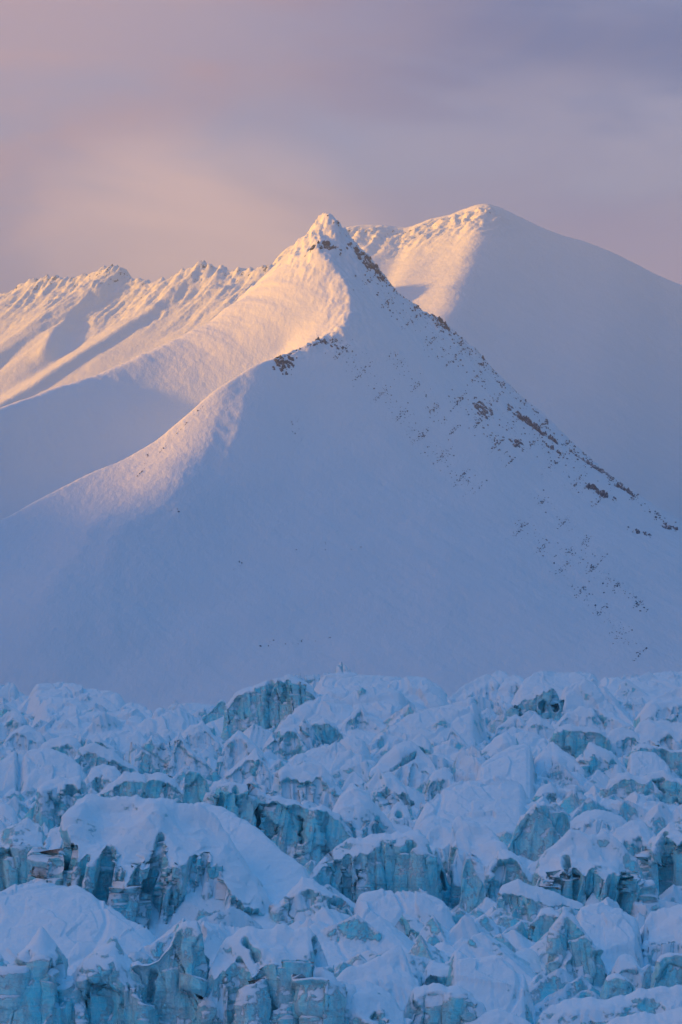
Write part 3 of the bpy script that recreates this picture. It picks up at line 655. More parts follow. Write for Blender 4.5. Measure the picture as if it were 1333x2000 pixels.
# single seracs: crest, foot row, front slope, iciness, part of the height that is a sloping snow cap, name, label
SERACS = [
 ([(396,1398),(412,1388),(425,1372),(432,1363),(440,1368),(447,1400)],1412,74,.9,.05,'ice_spire',"small blue ice spire on the far crest just left of the dark fissured cliff"),
 ([(440,1375),(460,1352),(504,1333),(531,1327),(568,1316),(592,1324),(615,1345),(640,1375)],1428,72,1,.12,'serac',"dark fissured ice cliff under a snow dome on the far crest"),
 ([(880,1360),(903,1338),(940,1320),(957,1314),(975,1332)],1374,45,.3,.3,'serac',"low rounded snow slab left of the row of leaning slabs on the far crest"),
 ([(932,1350),(957,1318),(974,1306),(990,1312),(1000,1335)],1366,45,.2,.3,'serac',"smooth leaning snow slab that stands highest on the far crest"),
 ([(960,1352),(994,1321),(1007,1315),(1025,1325),(1035,1345)],1374,48,.3,.3,'serac',"snow slab with a small dark hole at its right shoulder on the far crest"),
 ([(1000,1385),(1020,1360),(1050,1345),(1066,1340),(1086,1345),(1092,1360),(1097,1392)],1398,80,1,.15,'serac',"snow block with a dark blue arch in its front below the far crest"),
 ([(1213,1332),(1219,1313),(1229,1330)],1336,60,.0,.2,'serac',"tiny white snow pyramid standing alone on the far crest"),
 ([(1250,1395),(1262,1372),(1285,1356),(1310,1348),(1333,1337),(1400,1330)],1442,48,.35,.3,'serac',"large smooth snow dome cut by the right edge of the picture below the far crest"),
 ([(0,1425),(12,1410),(30,1388),(45,1395),(56,1415)],1430,60,.7,.2,'serac',"pointed snow fin with blue ice on its right, upper left edge of the glacier"),
 ([(5,1455),(20,1430),(40,1418),(60,1415),(80,1430),(90,1450)],1460,55,.5,.3,'serac',"bulging pale snow dome near the upper left edge with dark cracks on its right"),
 ([(182,1380),(190,1362),(197,1360),(210,1368),(222,1380)],1386,60,.3,.2,'serac',"small white snow cone on the smooth dome at the upper left"),
 ([(352,1440),(368,1415),(385,1412),(395,1404),(410,1420),(430,1450)],1460,58,.5,.2,'serac',"ribbed white serac with three upright folds behind the lone curved spire"),
 ([(332,1490),(340,1462),(346,1440),(351,1428),(358,1440),(372,1460),(400,1480),(420,1500)],1504,62,.35,.1,'ice_spire',"curved snow spire like a shark fin in the upper left of the glacier"),
 ([(270,1472),(285,1450),(297,1434),(305,1448),(324,1450),(335,1470),(345,1485)],1492,68,.7,.1,'serac',"twin-horned snow serac with blue hollows, left of the shark-fin spire"),
 ([(175,1455),(189,1435),(205,1445),(225,1460)],1464,62,.5,.2,'serac',"small wedge of white snow behind the overhanging block with the dark cave"),
 ([(148,1475),(155,1458),(168,1451),(190,1450),(216,1462),(240,1480),(270,1500)],1502,76,.7,.25,'serac',"rounded overhanging snow block with a dark cave under its left end"),
 ([(75,1475),(80,1452),(100,1440),(130,1434),(150,1440),(160,1455)],1478,66,.6,.3,'serac',"flat-topped snow block left of the overhanging block with the cave"),
 ([(70,1560),(80,1528),(111,1516),(140,1517),(158,1511),(163,1530),(175,1560)],1592,72,.5,.2,'serac',"white snow block with a sharp upper right corner and dark layered ice below it"),
 ([(168,1520),(180,1498),(203,1488),(225,1495),(240,1515)],1532,70,.7,.4,'serac',"rounded snow lump with a turquoise hollow at its left foot"),
 ([(188,1550),(216,1526),(243,1506),(267,1502),(285,1515),(292,1550)],1560,76,.85,.2,'serac',"wedge of snow rising to the right over a dark turquoise cut wall"),
 ([(283,1545),(290,1512),(305,1505),(325,1508),(345,1525),(360,1550)],1562,72,.6,.2,'serac',"tilted snow-topped slab between the turquoise cut wall and the smooth ice blade"),
 ([(360,1545),(362,1510),(370,1501),(388,1506),(405,1520),(415,1560)],1570,84,1,.03,'ice_slab',"smooth bare turquoise ice blade left of the long fluted wall"),
 ([(412,1545),(416,1523),(430,1519),(445,1524),(450,1560)],1578,82,.8,.3,'ice_slab',"square snow-topped ice block at the left end of the long fluted wall"),
 ([(436,1460),(450,1440),(466,1422),(480,1435),(500,1452),(520,1480),(540,1500)],1502,55,.3,.2,'serac',"white pyramid-shaped snow peak right of the shark-fin spire"),
 ([(440,1510),(470,1485),(500,1458),(508,1475),(525,1500),(530,1525)],1527,58,.3,.2,'serac',"steep snow tent with a sharp right-hand peak just above the long fluted wall"),
 ([(515,1455),(530,1432),(552,1420),(575,1418),(590,1440),(600,1465)],1474,68,.8,.2,'serac',"snow block with turquoise hollows at the left foot of the sharp central cone"),
 ([(580,1462),(586,1420),(594,1398),(608,1415),(622,1440),(635,1460)],1468,66,.2,.05,'ice_spire',"sharp grey-white cone below the long diagonal snow slope in the upper centre"),
 ([(600,1430),(612,1410),(630,1400),(655,1412),(672,1440),(680,1455)],1460,76,1,.1,'serac',"broken turquoise ice block right beside the sharp central cone"),
 ([(650,1425),(680,1400),(706,1370),(716,1392),(740,1400),(765,1430)],1442,50,.3,.2,'serac',"snow fin with a white point, right of the broken turquoise block in the upper centre"),
 ([(530,1545),(537,1508),(558,1493),(599,1488),(622,1485),(640,1505),(665,1535),(685,1560)],1572,60,.45,.25,'serac',"large folded snow serac with a dark slit at its left edge above the fluted wall"),
 ([(660,1550),(680,1515),(691,1503),(705,1515),(715,1545)],1562,60,.3,.2,'serac',"small pointed snow peak between the folded serac and the lump with the blue cave"),
 ([(725,1500),(764,1459),(791,1444),(808,1448),(830,1465),(848,1490),(855,1510)],1532,48,.35,.4,'serac',"smooth snow hump slashed by a straight diagonal crevasse in the centre"),
 ([(715,1535),(728,1515),(739,1498),(750,1508),(762,1504),(785,1525),(800,1550)],1578,66,.6,.35,'serac',"two-pointed snow lump over a dark blue cave in the centre"),
 ([(800,1450),(812,1435),(824,1430),(840,1447),(850,1470)],1487,64,.5,.3,'serac',"small rounded snow head with a dark notch behind the slashed hump"),
 ([(830,1430),(845,1410),(858,1396),(868,1410),(880,1435)],1447,56,.2,.1,'serac',"white snow cone on the smooth slope in the upper right centre"),
 ([(870,1450),(882,1416),(893,1430),(915,1455)],1462,60,.2,.1,'serac',"small white snow fin to the right of the cone on the smooth slope"),
 ([(838,1520),(850,1500),(870,1495),(885,1510),(890,1535)],1542,66,.6,.3,'serac',"low snow block with a turquoise cleft at the foot of the long smooth ridge"),
 ([(885,1512),(905,1492),(930,1470),(957,1450),(975,1430),(990,1428),(1010,1440)],1500,62,.7,.4,'serac',"snow ridge with a band of layered grey ice under its left-leaning edge"),
 ([(1045,1500),(1058,1465),(1075,1447),(1095,1458),(1120,1475),(1140,1505)],1534,42,.25,.3,'serac',"snow cone with a long dark crack running down its right side"),
 ([(970,1420),(995,1400),(1009,1391),(1020,1405),(1035,1420)],1427,50,.2,.2,'serac',"left one of two small twin snow cones above the layered slab"),
 ([(1022,1425),(1035,1402),(1046,1391),(1060,1402),(1080,1415),(1092,1435)],1442,54,.4,.2,'serac',"right one of two small twin snow cones above the layered slab"),
 ([(1080,1420),(1100,1395),(1133,1377),(1160,1385),(1195,1390),(1225,1410)],1427,52,.3,.2,'serac',"broad snow wedge with a thin dark crack, behind the layered slab"),
 ([(1080,1440),(1090,1415),(1120,1413),(1160,1420),(1182,1428),(1190,1450)],1470,82,.9,.15,'ice_slab',"tilted slab of finely layered grey and blue ice under thin snow"),
 ([(1140,1480),(1150,1447),(1170,1455),(1200,1470),(1225,1500)],1512,62,.4,.3,'serac',"snow wedge with a small grey tooth at its left end below the layered slab"),
 ([(1172,1460),(1192,1425),(1215,1418),(1240,1425),(1255,1445)],1467,60,.4,.3,'serac',"steep white snow lump right of the layered slab"),
 ([(1235,1430),(1250,1407),(1275,1403),(1303,1407),(1333,1412),(1400,1415)],1466,62,.3,.4,'serac',"big pale snow bulge with a small dark pit near the right edge"),
 ([(1225,1490),(1235,1460),(1250,1449),(1285,1455),(1320,1462),(1400,1465)],1502,80,1,.1,'serac',"band of layered turquoise ice under the pale bulge at the right edge"),
 ([(1183,1540),(1190,1522),(1204,1508),(1230,1505),(1250,1518),(1271,1506),(1292,1499),(1322,1518),(1380,1525)],1572,74,.9,.15,'serac',"crumbling grey-blue ice wall with two humps on the right above the square block"),
 ([(1040,1560),(1055,1535),(1075,1524),(1088,1540),(1092,1560)],1567,72,.7,.2,'serac',"small grey ice knob sticking out of the snow beside a dark slot"),
 ([(415,1560),(425,1530),(445,1524),(470,1527),(495,1530),(515,1548),(540,1552),(570,1560),(600,1572),(640,1575),(665,1590),(690,1625)],1668,81,1,.1,'serac',"long fluted turquoise ice wall with dark vertical gashes in the middle of the glacier"),
 ([(640,1600),(665,1550),(688,1525),(715,1545),(745,1580),(775,1618)],1662,62,.7,.35,'serac',"snow-roofed ice tent at the right end of the fluted wall"),
 ([(755,1600),(765,1578),(780,1563),(795,1575),(805,1600)],1617,66,.5,.3,'serac',"small snow cone with a turquoise arch in its front, in the central hollow"),
 ([(128,1600),(152,1556),(182,1545),(250,1549),(300,1552),(345,1562),(385,1566),(425,1590),(455,1645),(490,1700),(530,1750),(560,1795)],1822,74,.52,.36,'serac',"huge snow-topped serac at centre left with a long black vertical crack"),
 ([(-80,1655),(0,1622),(25,1608),(54,1596),(74,1602),(86,1620),(92,1660)],1738,80,1,.28,'serac',"snow-capped turquoise cliff at the left edge beside the dark cave"),
 ([(88,1650),(98,1615),(130,1608),(176,1605),(200,1640),(215,1680)],1762,78,.7,.3,'serac',"snow-hooded wall with the deep dark cave, left of the huge cracked serac"),
 ([(598,1715),(615,1692),(639,1668),(676,1640),(744,1622),(818,1617),(832,1633),(848,1668),(858,1720)],1740,86,1,.2,'serac',"broad block of bare pale ice with a flat snow roof, glacier centre"),
 ([(830,1640),(845,1612),(860,1603),(885,1615),(905,1640),(915,1680)],1702,56,.4,.3,'serac',"rounded snow lump just right of the broad flat-roofed ice block"),
 ([(850,1715),(855,1690),(859,1664),(864,1680),(875,1720)],1732,82,.8,.02,'ice_spire',"thin finger of ice at the right end of the broad flat-roofed block"),
 ([(545,1765),(565,1740),(592,1709),(612,1711),(640,1735),(678,1760),(700,1790)],1828,66,.8,.15,'serac',"turquoise pyramid in front of the broad flat-roofed ice block"),
 ([(985,1665),(1000,1630),(1018,1590),(1038,1575),(1048,1562),(1066,1561),(1074,1582),(1095,1583),(1110,1588),(1114,1640)],1674,83,.9,.03,'ice_pillar',"cluster of bare ice pillars standing behind the square block with the thin crack"),
 ([(900,1600),(930,1572),(960,1567),(980,1590),(992,1615)],1627,68,.6,.3,'serac',"snow hummock with blue hollows left of the ice pillars"),
 ([(880,1640),(885,1600),(893,1590),(920,1600),(950,1610),(975,1635),(985,1680)],1737,52,.25,.4,'serac',"smooth white snow ramp with a small ice window, left of the ice pillars"),
 ([(1045,1700),(1055,1672),(1080,1645),(1105,1625),(1125,1617),(1150,1625),(1185,1617),(1215,1645),(1244,1672),(1255,1700),(1262,1745)],1770,86,.85,.36,'serac',"large square snow-roofed ice block with a thin dark crack, right side"),
 ([(1243,1720),(1250,1690),(1268,1640),(1290,1618),(1310,1603),(1340,1608),(1420,1620)],1740,83,.95,.2,'serac',"tall dark turquoise cliff at the right edge beside the large square block"),
 ([(1190,1640),(1205,1615),(1235,1598),(1258,1603),(1275,1630)],1667,68,.5,.35,'serac',"rounded snow head with a shadowed hollow, behind the large square block"),
 ([(1095,1620),(1120,1595),(1146,1580),(1187,1582),(1215,1590),(1235,1610)],1624,60,.5,.3,'serac',"low snow shelf with a strip of grey ice behind the large square block"),
 ([(902,1745),(904,1700),(908,1682),(917,1671),(925,1690),(940,1710),(955,1745)],1764,82,.9,.02,'ice_spire',"jagged pale ice spire in front of the smooth snow ramp"),
 ([(945,1735),(960,1690),(974,1655),(1000,1660),(1022,1680),(1050,1720)],1752,74,.75,.15,'serac',"sharp-edged snow and ice peak between the jagged spire and the square block"),
 ([(1140,1765),(1152,1745),(1165,1733),(1180,1740),(1190,1765)],1778,74,.5,.3,'ice_boulder',"mushroom-like snow-capped ice lump at the foot of the large square block"),
 ([(975,1740),(982,1722),(1000,1716),(1018,1718),(1050,1730),(1100,1745),(1140,1765)],1802,74,.6,.2,'serac',"blade of snow-topped ice leaning over the dark blue pit"),
 ([(10,1900),(30,1870),(60,1832),(81,1805),(100,1825),(118,1850),(128,1890),(135,1930)],2060,80,1,.14,'serac',"turquoise ice tower with a pointed snow cap near the bottom left corner"),
 ([(-100,1890),(-30,1850),(0,1857),(22,1875),(35,1920)],2050,80,1,.14,'serac',"ice wall cut by the left edge of the picture in the bottom left corner"),
 ([(130,1920),(145,1895),(170,1860),(192,1836),(206,1834),(221,1825),(235,1852),(265,1878),(290,1900)],2060,76,.75,.18,'serac',"second snow-tipped tower from the left in the bottom row, frosted with snow"),
 ([(60,1990),(95,1960),(115,1925),(132,1898),(150,1905),(165,1950),(175,1990)],2070,72,.6,.2,'serac',"lumpy snow-covered buttress in front of the gap between the two bottom left towers"),
 ([(385,1830),(395,1800),(428,1796),(445,1810),(450,1840)],1852,70,.6,.2,'serac',"small snow block showing behind the right shoulder of the great pinnacle"),
 ([(255,1885),(300,1870),(330,1845),(342,1820),(352,1803),(368,1794),(385,1791),(394,1810),(398,1845),(406,1885),(404,1925),(410,1960)],2060,78,1,.03,'ice_spire',"great blunt pinnacle of bare turquoise ice in the bottom row"),
 ([(405,1945),(425,1850),(445,1820),(474,1808),(511,1812),(548,1804),(600,1805),(622,1835),(642,1882),(660,1910)],2070,68,.8,.22,'serac',"broad snow-crowned ice wall at the bottom, right of the great pinnacle"),
 ([(640,1910),(665,1897),(700,1882),(730,1868),(760,1850),(781,1840),(795,1860),(806,1895),(820,1920)],1990,48,.3,.3,'serac',"smooth snow ridge rising to a rounded point in the bottom centre"),
 ([(755,1825),(775,1800),(788,1783),(815,1795),(845,1815),(862,1835)],1844,82,.9,.2,'serac',"snow lump with a grey triangular cave in the lower centre"),
 ([(822,1915),(832,1890),(843,1874),(870,1880),(900,1890),(935,1905),(950,1930)],1952,76,.8,.2,'serac',"grey-green ice ledge under thin snow right of the rounded snow ridge"),
 ([(800,1950),(808,1925),(840,1918),(889,1920),(925,1935),(940,1980)],2050,80,.9,.1,'serac',"pale green ice block with a flat snow top at the bottom, right of centre"),
 ([(640,1965),(660,1925),(700,1915),(740,1920),(770,1945),(790,1980)],2070,72,.7,.25,'serac',"frosted ice buttress at the bottom centre below the smooth snow ridge"),
 ([(1075,1840),(1085,1800),(1099,1766),(1115,1780),(1140,1815),(1165,1850),(1190,1900)],1908,76,.85,.1,'ice_slab',"sharp ice fin sloping down to the right, right of the dark blue pit"),
 ([(1035,1830),(1045,1795),(1058,1770),(1080,1768),(1090,1790),(1095,1830)],1842,76,.8,.1,'serac',"rough white-frosted ice lump tucked against the left of the sharp sloping fin"),
 ([(1045,1880),(1052,1856),(1066,1847),(1090,1850),(1098,1870)],1890,76,.5,.4,'ice_boulder',"snow-topped block with a dark blue underside at the foot of the sharp sloping fin"),
 ([(996,1885),(1005,1860),(1030,1845),(1048,1855),(1055,1875)],1892,64,.3,.4,'ice_boulder',"smooth round snow boulder below the dark blue pit"),
 ([(1255,1850),(1260,1795),(1275,1775),(1300,1768),(1340,1765),(1420,1770)],1874,72,.15,.4,'serac',"big smooth white snow bulge at the right edge in the lower right"),
 ([(1280,1905),(1286,1862),(1300,1855),(1333,1858),(1420,1860)],1932,85,.95,.05,'serac',"dirty streaked ice stump at the right edge below the white bulge"),
 ([(1195,1895),(1207,1868),(1222,1857),(1240,1862),(1252,1890)],1914,66,.4,.2,'serac',"small snow cone with icicle streaks left of the dirty ice stump"),
 ([(1178,1925),(1185,1902),(1205,1898),(1225,1905),(1240,1925)],1947,80,1,.05,'serac',"row of short turquoise ice teeth in the lower right"),
 ([(1050,1985),(1075,1960),(1119,1944),(1187,1947),(1221,1935),(1260,1925),(1333,1920),(1420,1920)],2012,50,.85,.2,'serac',"long low ledge of pale ice along the bottom right"),
 ([(1130,2010),(1200,1985),(1280,1970),(1333,1965),(1420,1960)],2070,55,.6,.3,'serac',"snow-dusted ice bank in the bottom right corner"),
 ([(900,2000),(940,1975),(980,1965),(1020,1985),(1060,2010)],2070,55,.4,.3,'serac',"low snow mound at the bottom edge, left of the pale ice ledge"),
]
def crest_depth(y, yb, fa, lip):
    """distance of the crest so that the front, standing on photo row yb, rises to photo row y"""
    D = Dy(yb)
    h = np.maximum((yb - y) / F * D, 0.3)
    run = h * (1 - lip) / math.tan(R(fa)) + h * lip / math.tan(R(min(fa, 32)))
    for _ in range(4):
        h = np.maximum(CZ + (HOR - y) / F * (D + run) - zs(D), 0.2)
        run = h * (1 - lip) / math.tan(R(fa)) + h * lip / math.tan(R(min(fa, 32)))
    return D + run

# --- the terrain sheet: columns fan out from the viewpoint side, rows get coarser with distance
gpx = np.concatenate([np.linspace(-1500, -178, 150), np.linspace(-170, 1503, 1000), np.linspace(1511, 2833, 150)])
gd = [262.0]
while gd[-1] < 1500: gd.append(gd[-1] + gd[-1] * 0.00078)
gd = np.array(gd)
TX = (gpx[None, :] - 666.5) / F * gd[:, None]; TY = np.repeat(gd[:, None], len(gpx), 1)
TZ = zs(TY) - 4.5 - 4.0 * sstep(385, 360, TY)
far_ = sstep(500, 1100, TY)
TZ += fbm(TX / 90, TY / 120, 3, 201) * 5.0
wx = TX + 5 * perlin(TX / 14, TY / 14, 203); wy = TY + 5 * perlin(TX / 14, TY / 14, 207)
v1, c1 = fracture2(wx / 24, wy / 30, 5); v2, c2 = fracture2(wx / 10, wy / 12, 9); v3, c3 = fracture2(wx / 4.2, wy / 5.0, 13)
blocks = v1 * 8.0 + v2 * 5.0 * (1 - 0.3 * far_) + v3 * 2.3
blocks -= 7.0 * (1 - sstep(0.02, 0.15, c1)) + 3.8 * (1 - sstep(0.0, 0.17, c2))
v4, c4 = fracture2(wx / 1.7, wy / 2.0, 17)
ttn = np.full(TX.shape, 0.45)
calm = 0.55 + 0.45 * sstep(-0.15, 0.25, perlin(TX / 60, TY / 70, 211))
TZ += (blocks * calm + v4 * 0.6)
# the pit of dark blue ice at lower right and the hollow in front of the fluted wall
for px_, yb_, rx_, ry_, dp_ in [(985, 1838, 7, 16, 9), (1010, 1815, 5, 10, 6), (640, 1690, 9, 22, 5), (950, 1985, 10, 10, 5)]:
    D_ = Dy(yb_); X0 = (px_ - 666.5) / F * D_
    e = ((TX - X0) / rx_) ** 2 + ((TY - D_) / ry_) ** 2
    TZ -= dp_ * (1 - sstep(0.5, 1.3, e))
iceA = 0.55 + 0.35 * perlin(TX / 30, TY / 30, 215)
yc = np.interp(gpx, [-170, 0, 150, 250, 300, 350, 430, 480, 560, 700, 850, 890, 930, 1000, 1333, 1500],
               [1352, 1346, 1346, 1378, 1396, 1388, 1386, 1352, 1328, 1328, 1338, 1356, 1336, 1322, 1318, 1318])
for (cr, yb, fa, ic) in SWELLS:
    c = np.array(cr, float)
    dc = crest_depth(c[:, 1], yb, fa, 0.0)
    k = np.nonzero((gpx >= c[0, 0] - 3) & (gpx <= c[-1, 0] + 3))[0]
    yy = np.interp(gpx[k], c[:, 0], c[:, 1]); dd = np.interp(gpx[k], c[:, 0], dc)
    yy = np.convolve(np.pad(yy, 3, mode='edge'), np.ones(7) / 7, 'valid')
    zc = CZ + (HOR - yy) / F * dd
    ed_ = np.minimum(gpx[k] - c[0, 0] + 3, c[-1, 0] + 3 - gpx[k]); wd_ = c[-1, 0] - c[0, 0]
    zc = zc - (1 - sstep(0, 0.22 * wd_, ed_)) ** 2 * np.maximum(zc - zs(dd), 3.0) * 1.2
    d = TY[:, k] - dd[None, :]
    hgt = np.maximum(zc - zs(dd), 1.0)[None, :]
    rr = np.minimum(0.22 * hgt, 4.0)
    ad = np.sqrt(d * d + rr * rr) - rr
    z = zc[None, :] - ad * np.where(d < 0, math.tan(R(fa)), 0.50)
    X_, Y_ = TX[:, k], TY[:, k]
    z = z + fbm(X_ / 16, Y_ / 20, 3, 221, 0.4) * 0.10 * hgt + fbm(X_ / 6, Y_ / 7, 3, 222, 0.5, True) * 0.35 - 0.2
    z = z + (v2[:, k] * 2.2 - 1.8 * (1 - sstep(0.0, 0.07, c1[:, k])) + v3[:, k] * 0.9 + v4[:, k] * 0.25) * (0.12 + ic * 1.1)
    # keep it out of the far field
    z = np.where(d > 3.0 * hgt + 10, -1e3, z)
    T_ = TZ[:, k]
    up = z > T_
    TZ[:, k] = smax(T_, z, 1.2)
    ia = iceA[:, k]; iceA[:, k] = np.where(up, ic * 0.8, ia)
TZ -= sstep(300, 262, TY) * 0 + (1 - sstep(262, 300, TY)) * 45
yc = np.interp(gpx, [-170, 0, 150, 250, 300, 350, 430, 480, 560, 700, 850, 890, 930, 1000, 1333, 1500],
               [1352, 1346, 1346, 1378, 1396, 1388, 1386, 1352, 1328, 1328, 1338, 1356, 1336, 1322, 1318, 1318])
Dc = Dy(yc)[None, :]
TZ -= sstep(Dc + 5, Dc + 130, TY) * 32 + np.maximum(TY - Dc, 0) * 0.06
TZ = np.maximum(TZ, -5)
# pointed blocks, fins and tilted slabs all over the surface
tr_ = np.random.default_rng(23)
CALM = [(-150,330,1790,1900),(430,640,1690,1840),(890,1060,1480,1565),(790,1010,1550,1640),(1110,1262,1830,1900),(860,1050,1900,1995),(680,905,1770,1845),(20,175,1475,1530),(-150,820,1925,2050),(1240,1480,1790,1880)]
lw = gd * 0 
for i in range(4400):
    px_ = tr_.uniform(-150, 1480) if i < 2800 else (tr_.uniform(-1450, -150) if i % 2 else tr_.uniform(1480, 2780)); y_ = 1345 + (2040 - 1345) * tr_.random() ** 1.15
    D_ = Dy(y_)
    if any(a < px_ < b and c < y_ < d for a, b, c, d in CALM): continue
    if D_ > Dy(np.interp(px_, gpx, yc)) - 15: continue
    X0 = (px_ - 666.5) / F * D_
    h_ = (1.3 + 5.2 * tr_.random() ** 2.4) * (0.8 + D_ / 1500); la = h_ * tr_.uniform(0.9, 2.4)
    rad = h_ * 2.6 + la
    r0, r1 = np.searchsorted(gd, [D_ - rad, D_ + rad]); hw_ = rad / D_ * F
    c0, c1_ = np.searchsorted(gpx, [px_ - hw_, px_ + hw_])
    if r1 - r0 < 3 or c1_ - c0 < 3: continue
    sl_ = (slice(r0, r1), slice(c0, c1_))
    th_ = R(tr_.normal(28, 28)); ct, st_ = math.cos(th_), math.sin(th_)
    x_, y2 = TX[sl_] - X0, TY[sl_] - D_
    u_ = x_ * ct + y2 * st_; w__ = -x_ * st_ + y2 * ct       # u along the crest, w away from the viewer
    tip = tr_.uniform(-0.5, 0.5) * la
    fall = np.where(u_ > tip, (u_ - tip) / (la - tip), (tip - u_) / (la + tip))
    crest_ = h_ * (1 - np.maximum(fall, 0) ** tr_.uniform(0.8, 1.5))
    sf, sb = tr_.uniform(1.2, 3.5), tr_.uniform(0.45, 0.8)
    if tr_.random() < 0.3: sf, sb = tr_.uniform(0.5, 0.9), tr_.uniform(0.8, 1.6)
    w__ = w__ + 0.25 * h_ * perlin(u_ / 2.0, u_ * 0 + i, 5)
    base_ = float(np.median(TZ[sl_])) - 0.3
    z = base_ + crest_ - np.where(w__ < 0, -w__ * sf, w__ * sb)
    z = z + 0.22 * fbm(TX[sl_] / 1.6, TY[sl_] / 1.9, 3, 240) 
    T_ = TZ[sl_]; m_ = z > T_
    TZ[sl_] = np.where(m_, z, T_)
    iceA[sl_] = np.where(m_, tr_.uniform(0.35, 1.15), iceA[sl_])
gl = grid_mesh("glacier", TX, TY, TZ, ICE, {'ice': iceA})
tag(gl, "crevassed snow-covered glacier surface filling the foreground", "glacier", 'structure')
print("glacier", TX.shape, time.time() - T0)

# open cracks (photo polyline, half width, depth in metres) and caves (centre, radii in photo pixels, depth)
CRACKS = [([(314,1636),(303,1675),(298,1715),(290,1752)],.55,4.0), ([(562,1332),(558,1350),(556,1376)],.8,4), ([(529,1335),(527,1375),(524,1420)],1.0,5),
 ([(813,1470),(765,1505)],.5,3), ([(1110,1460),(1122,1478),(1136,1500)],.5,3), ([(1104,1672),(1108,1692),(1116,1712)],.7,4), ([(696,1675),(699,1700),(705,1730)],.35,2.5),
 ([(641,1664),(645,1700)],.5,3), ([(537,1512),(540,1542)],.8,3), ([(492,1535),(503,1570),(513,1610)],.9,5), ([(460,1540),(470,1575)],.5,3), ([(585,1600),(590,1645)],.7,4),
 ([(1165,1387),(1178,1408)],.5,3), ([(1300,1632),(1285,1670),(1262,1700)],.4,3), ([(660,1760),(690,1770),(712,1800)],.8,3), ([(860,1700),(868,1735)],.5,3),
 ([(40,1890),(48,1950),(20,2000)],.5,3), ([(118,1880),(112,1960)],.6,3), ([(480,1840),(500,1870)],.4,2), ([(620,1840),(634,1885)],.6,3), ([(300,1900),(285,1960)],.4,2)]
CAVES = [(128,1672,15,42,6), (1060,1380,8,13,5), (1085,1368,9,24,5), (785,1815,15,20,5), (166,1484,6,14,3), (755,1553,15,17,5),
 (760,1560,10,10,3), (780,1590,8,8,2), (320,1456,6,9,2), (540,1435,8,7,2), (395,1905,16,45,4), (205,1965,12,35,3), (1068,1872,16,9,2.5), (925,1590,8,8,2)]
def marks(X, Y, Z, disp, front):
    px = 666.5 + X / Y * F; py = HOR - (Z - CZ) / Y * F; m = Y / F
    for pts, wd, dp in CRACKS:
        p0 = np.array(pts).min(0) - 12; p1 = np.array(pts).max(0) + 12
        if p0[0] > px.max() or p1[0] < px.min() or p0[1] > py.max() or p1[1] < py.min(): continue
        d = np.full(X.shape, 1e9)
        for a, b in zip(pts[:-1], pts[1:]):
            ex, ey = b[0] - a[0], b[1] - a[1]
            t = np.clip(((px - a[0]) * ex + (py - a[1]) * ey) / (ex * ex + ey * ey), 0, 1)
            np.minimum(d, np.hypot(px - a[0] - t * ex, py - a[1] - t * ey), out=d)
        d = d * m + 0.35 * noise3(X / 1.3, Y / 1.3, Z / 1.3, 3)
        disp = disp - dp * (1 - sstep(wd * 0.5, wd * 1.3, d)) * front
    for cx_, cy_, rx, ry, dp in CAVES:
        if cx_ - rx > px.max() or cx_ + rx < px.min() or cy_ - ry > py.max() or cy_ + ry < py.min(): continue
        e = ((px - cx_) / rx) ** 2 + ((py - cy_) / ry) ** 2 + 0.35 * noise3(X / 2.5, Y / 2.5, Z / 2.5, 4)
        disp = disp - dp * (1 - sstep(0.5, 1.15, e)) * front
    return disp
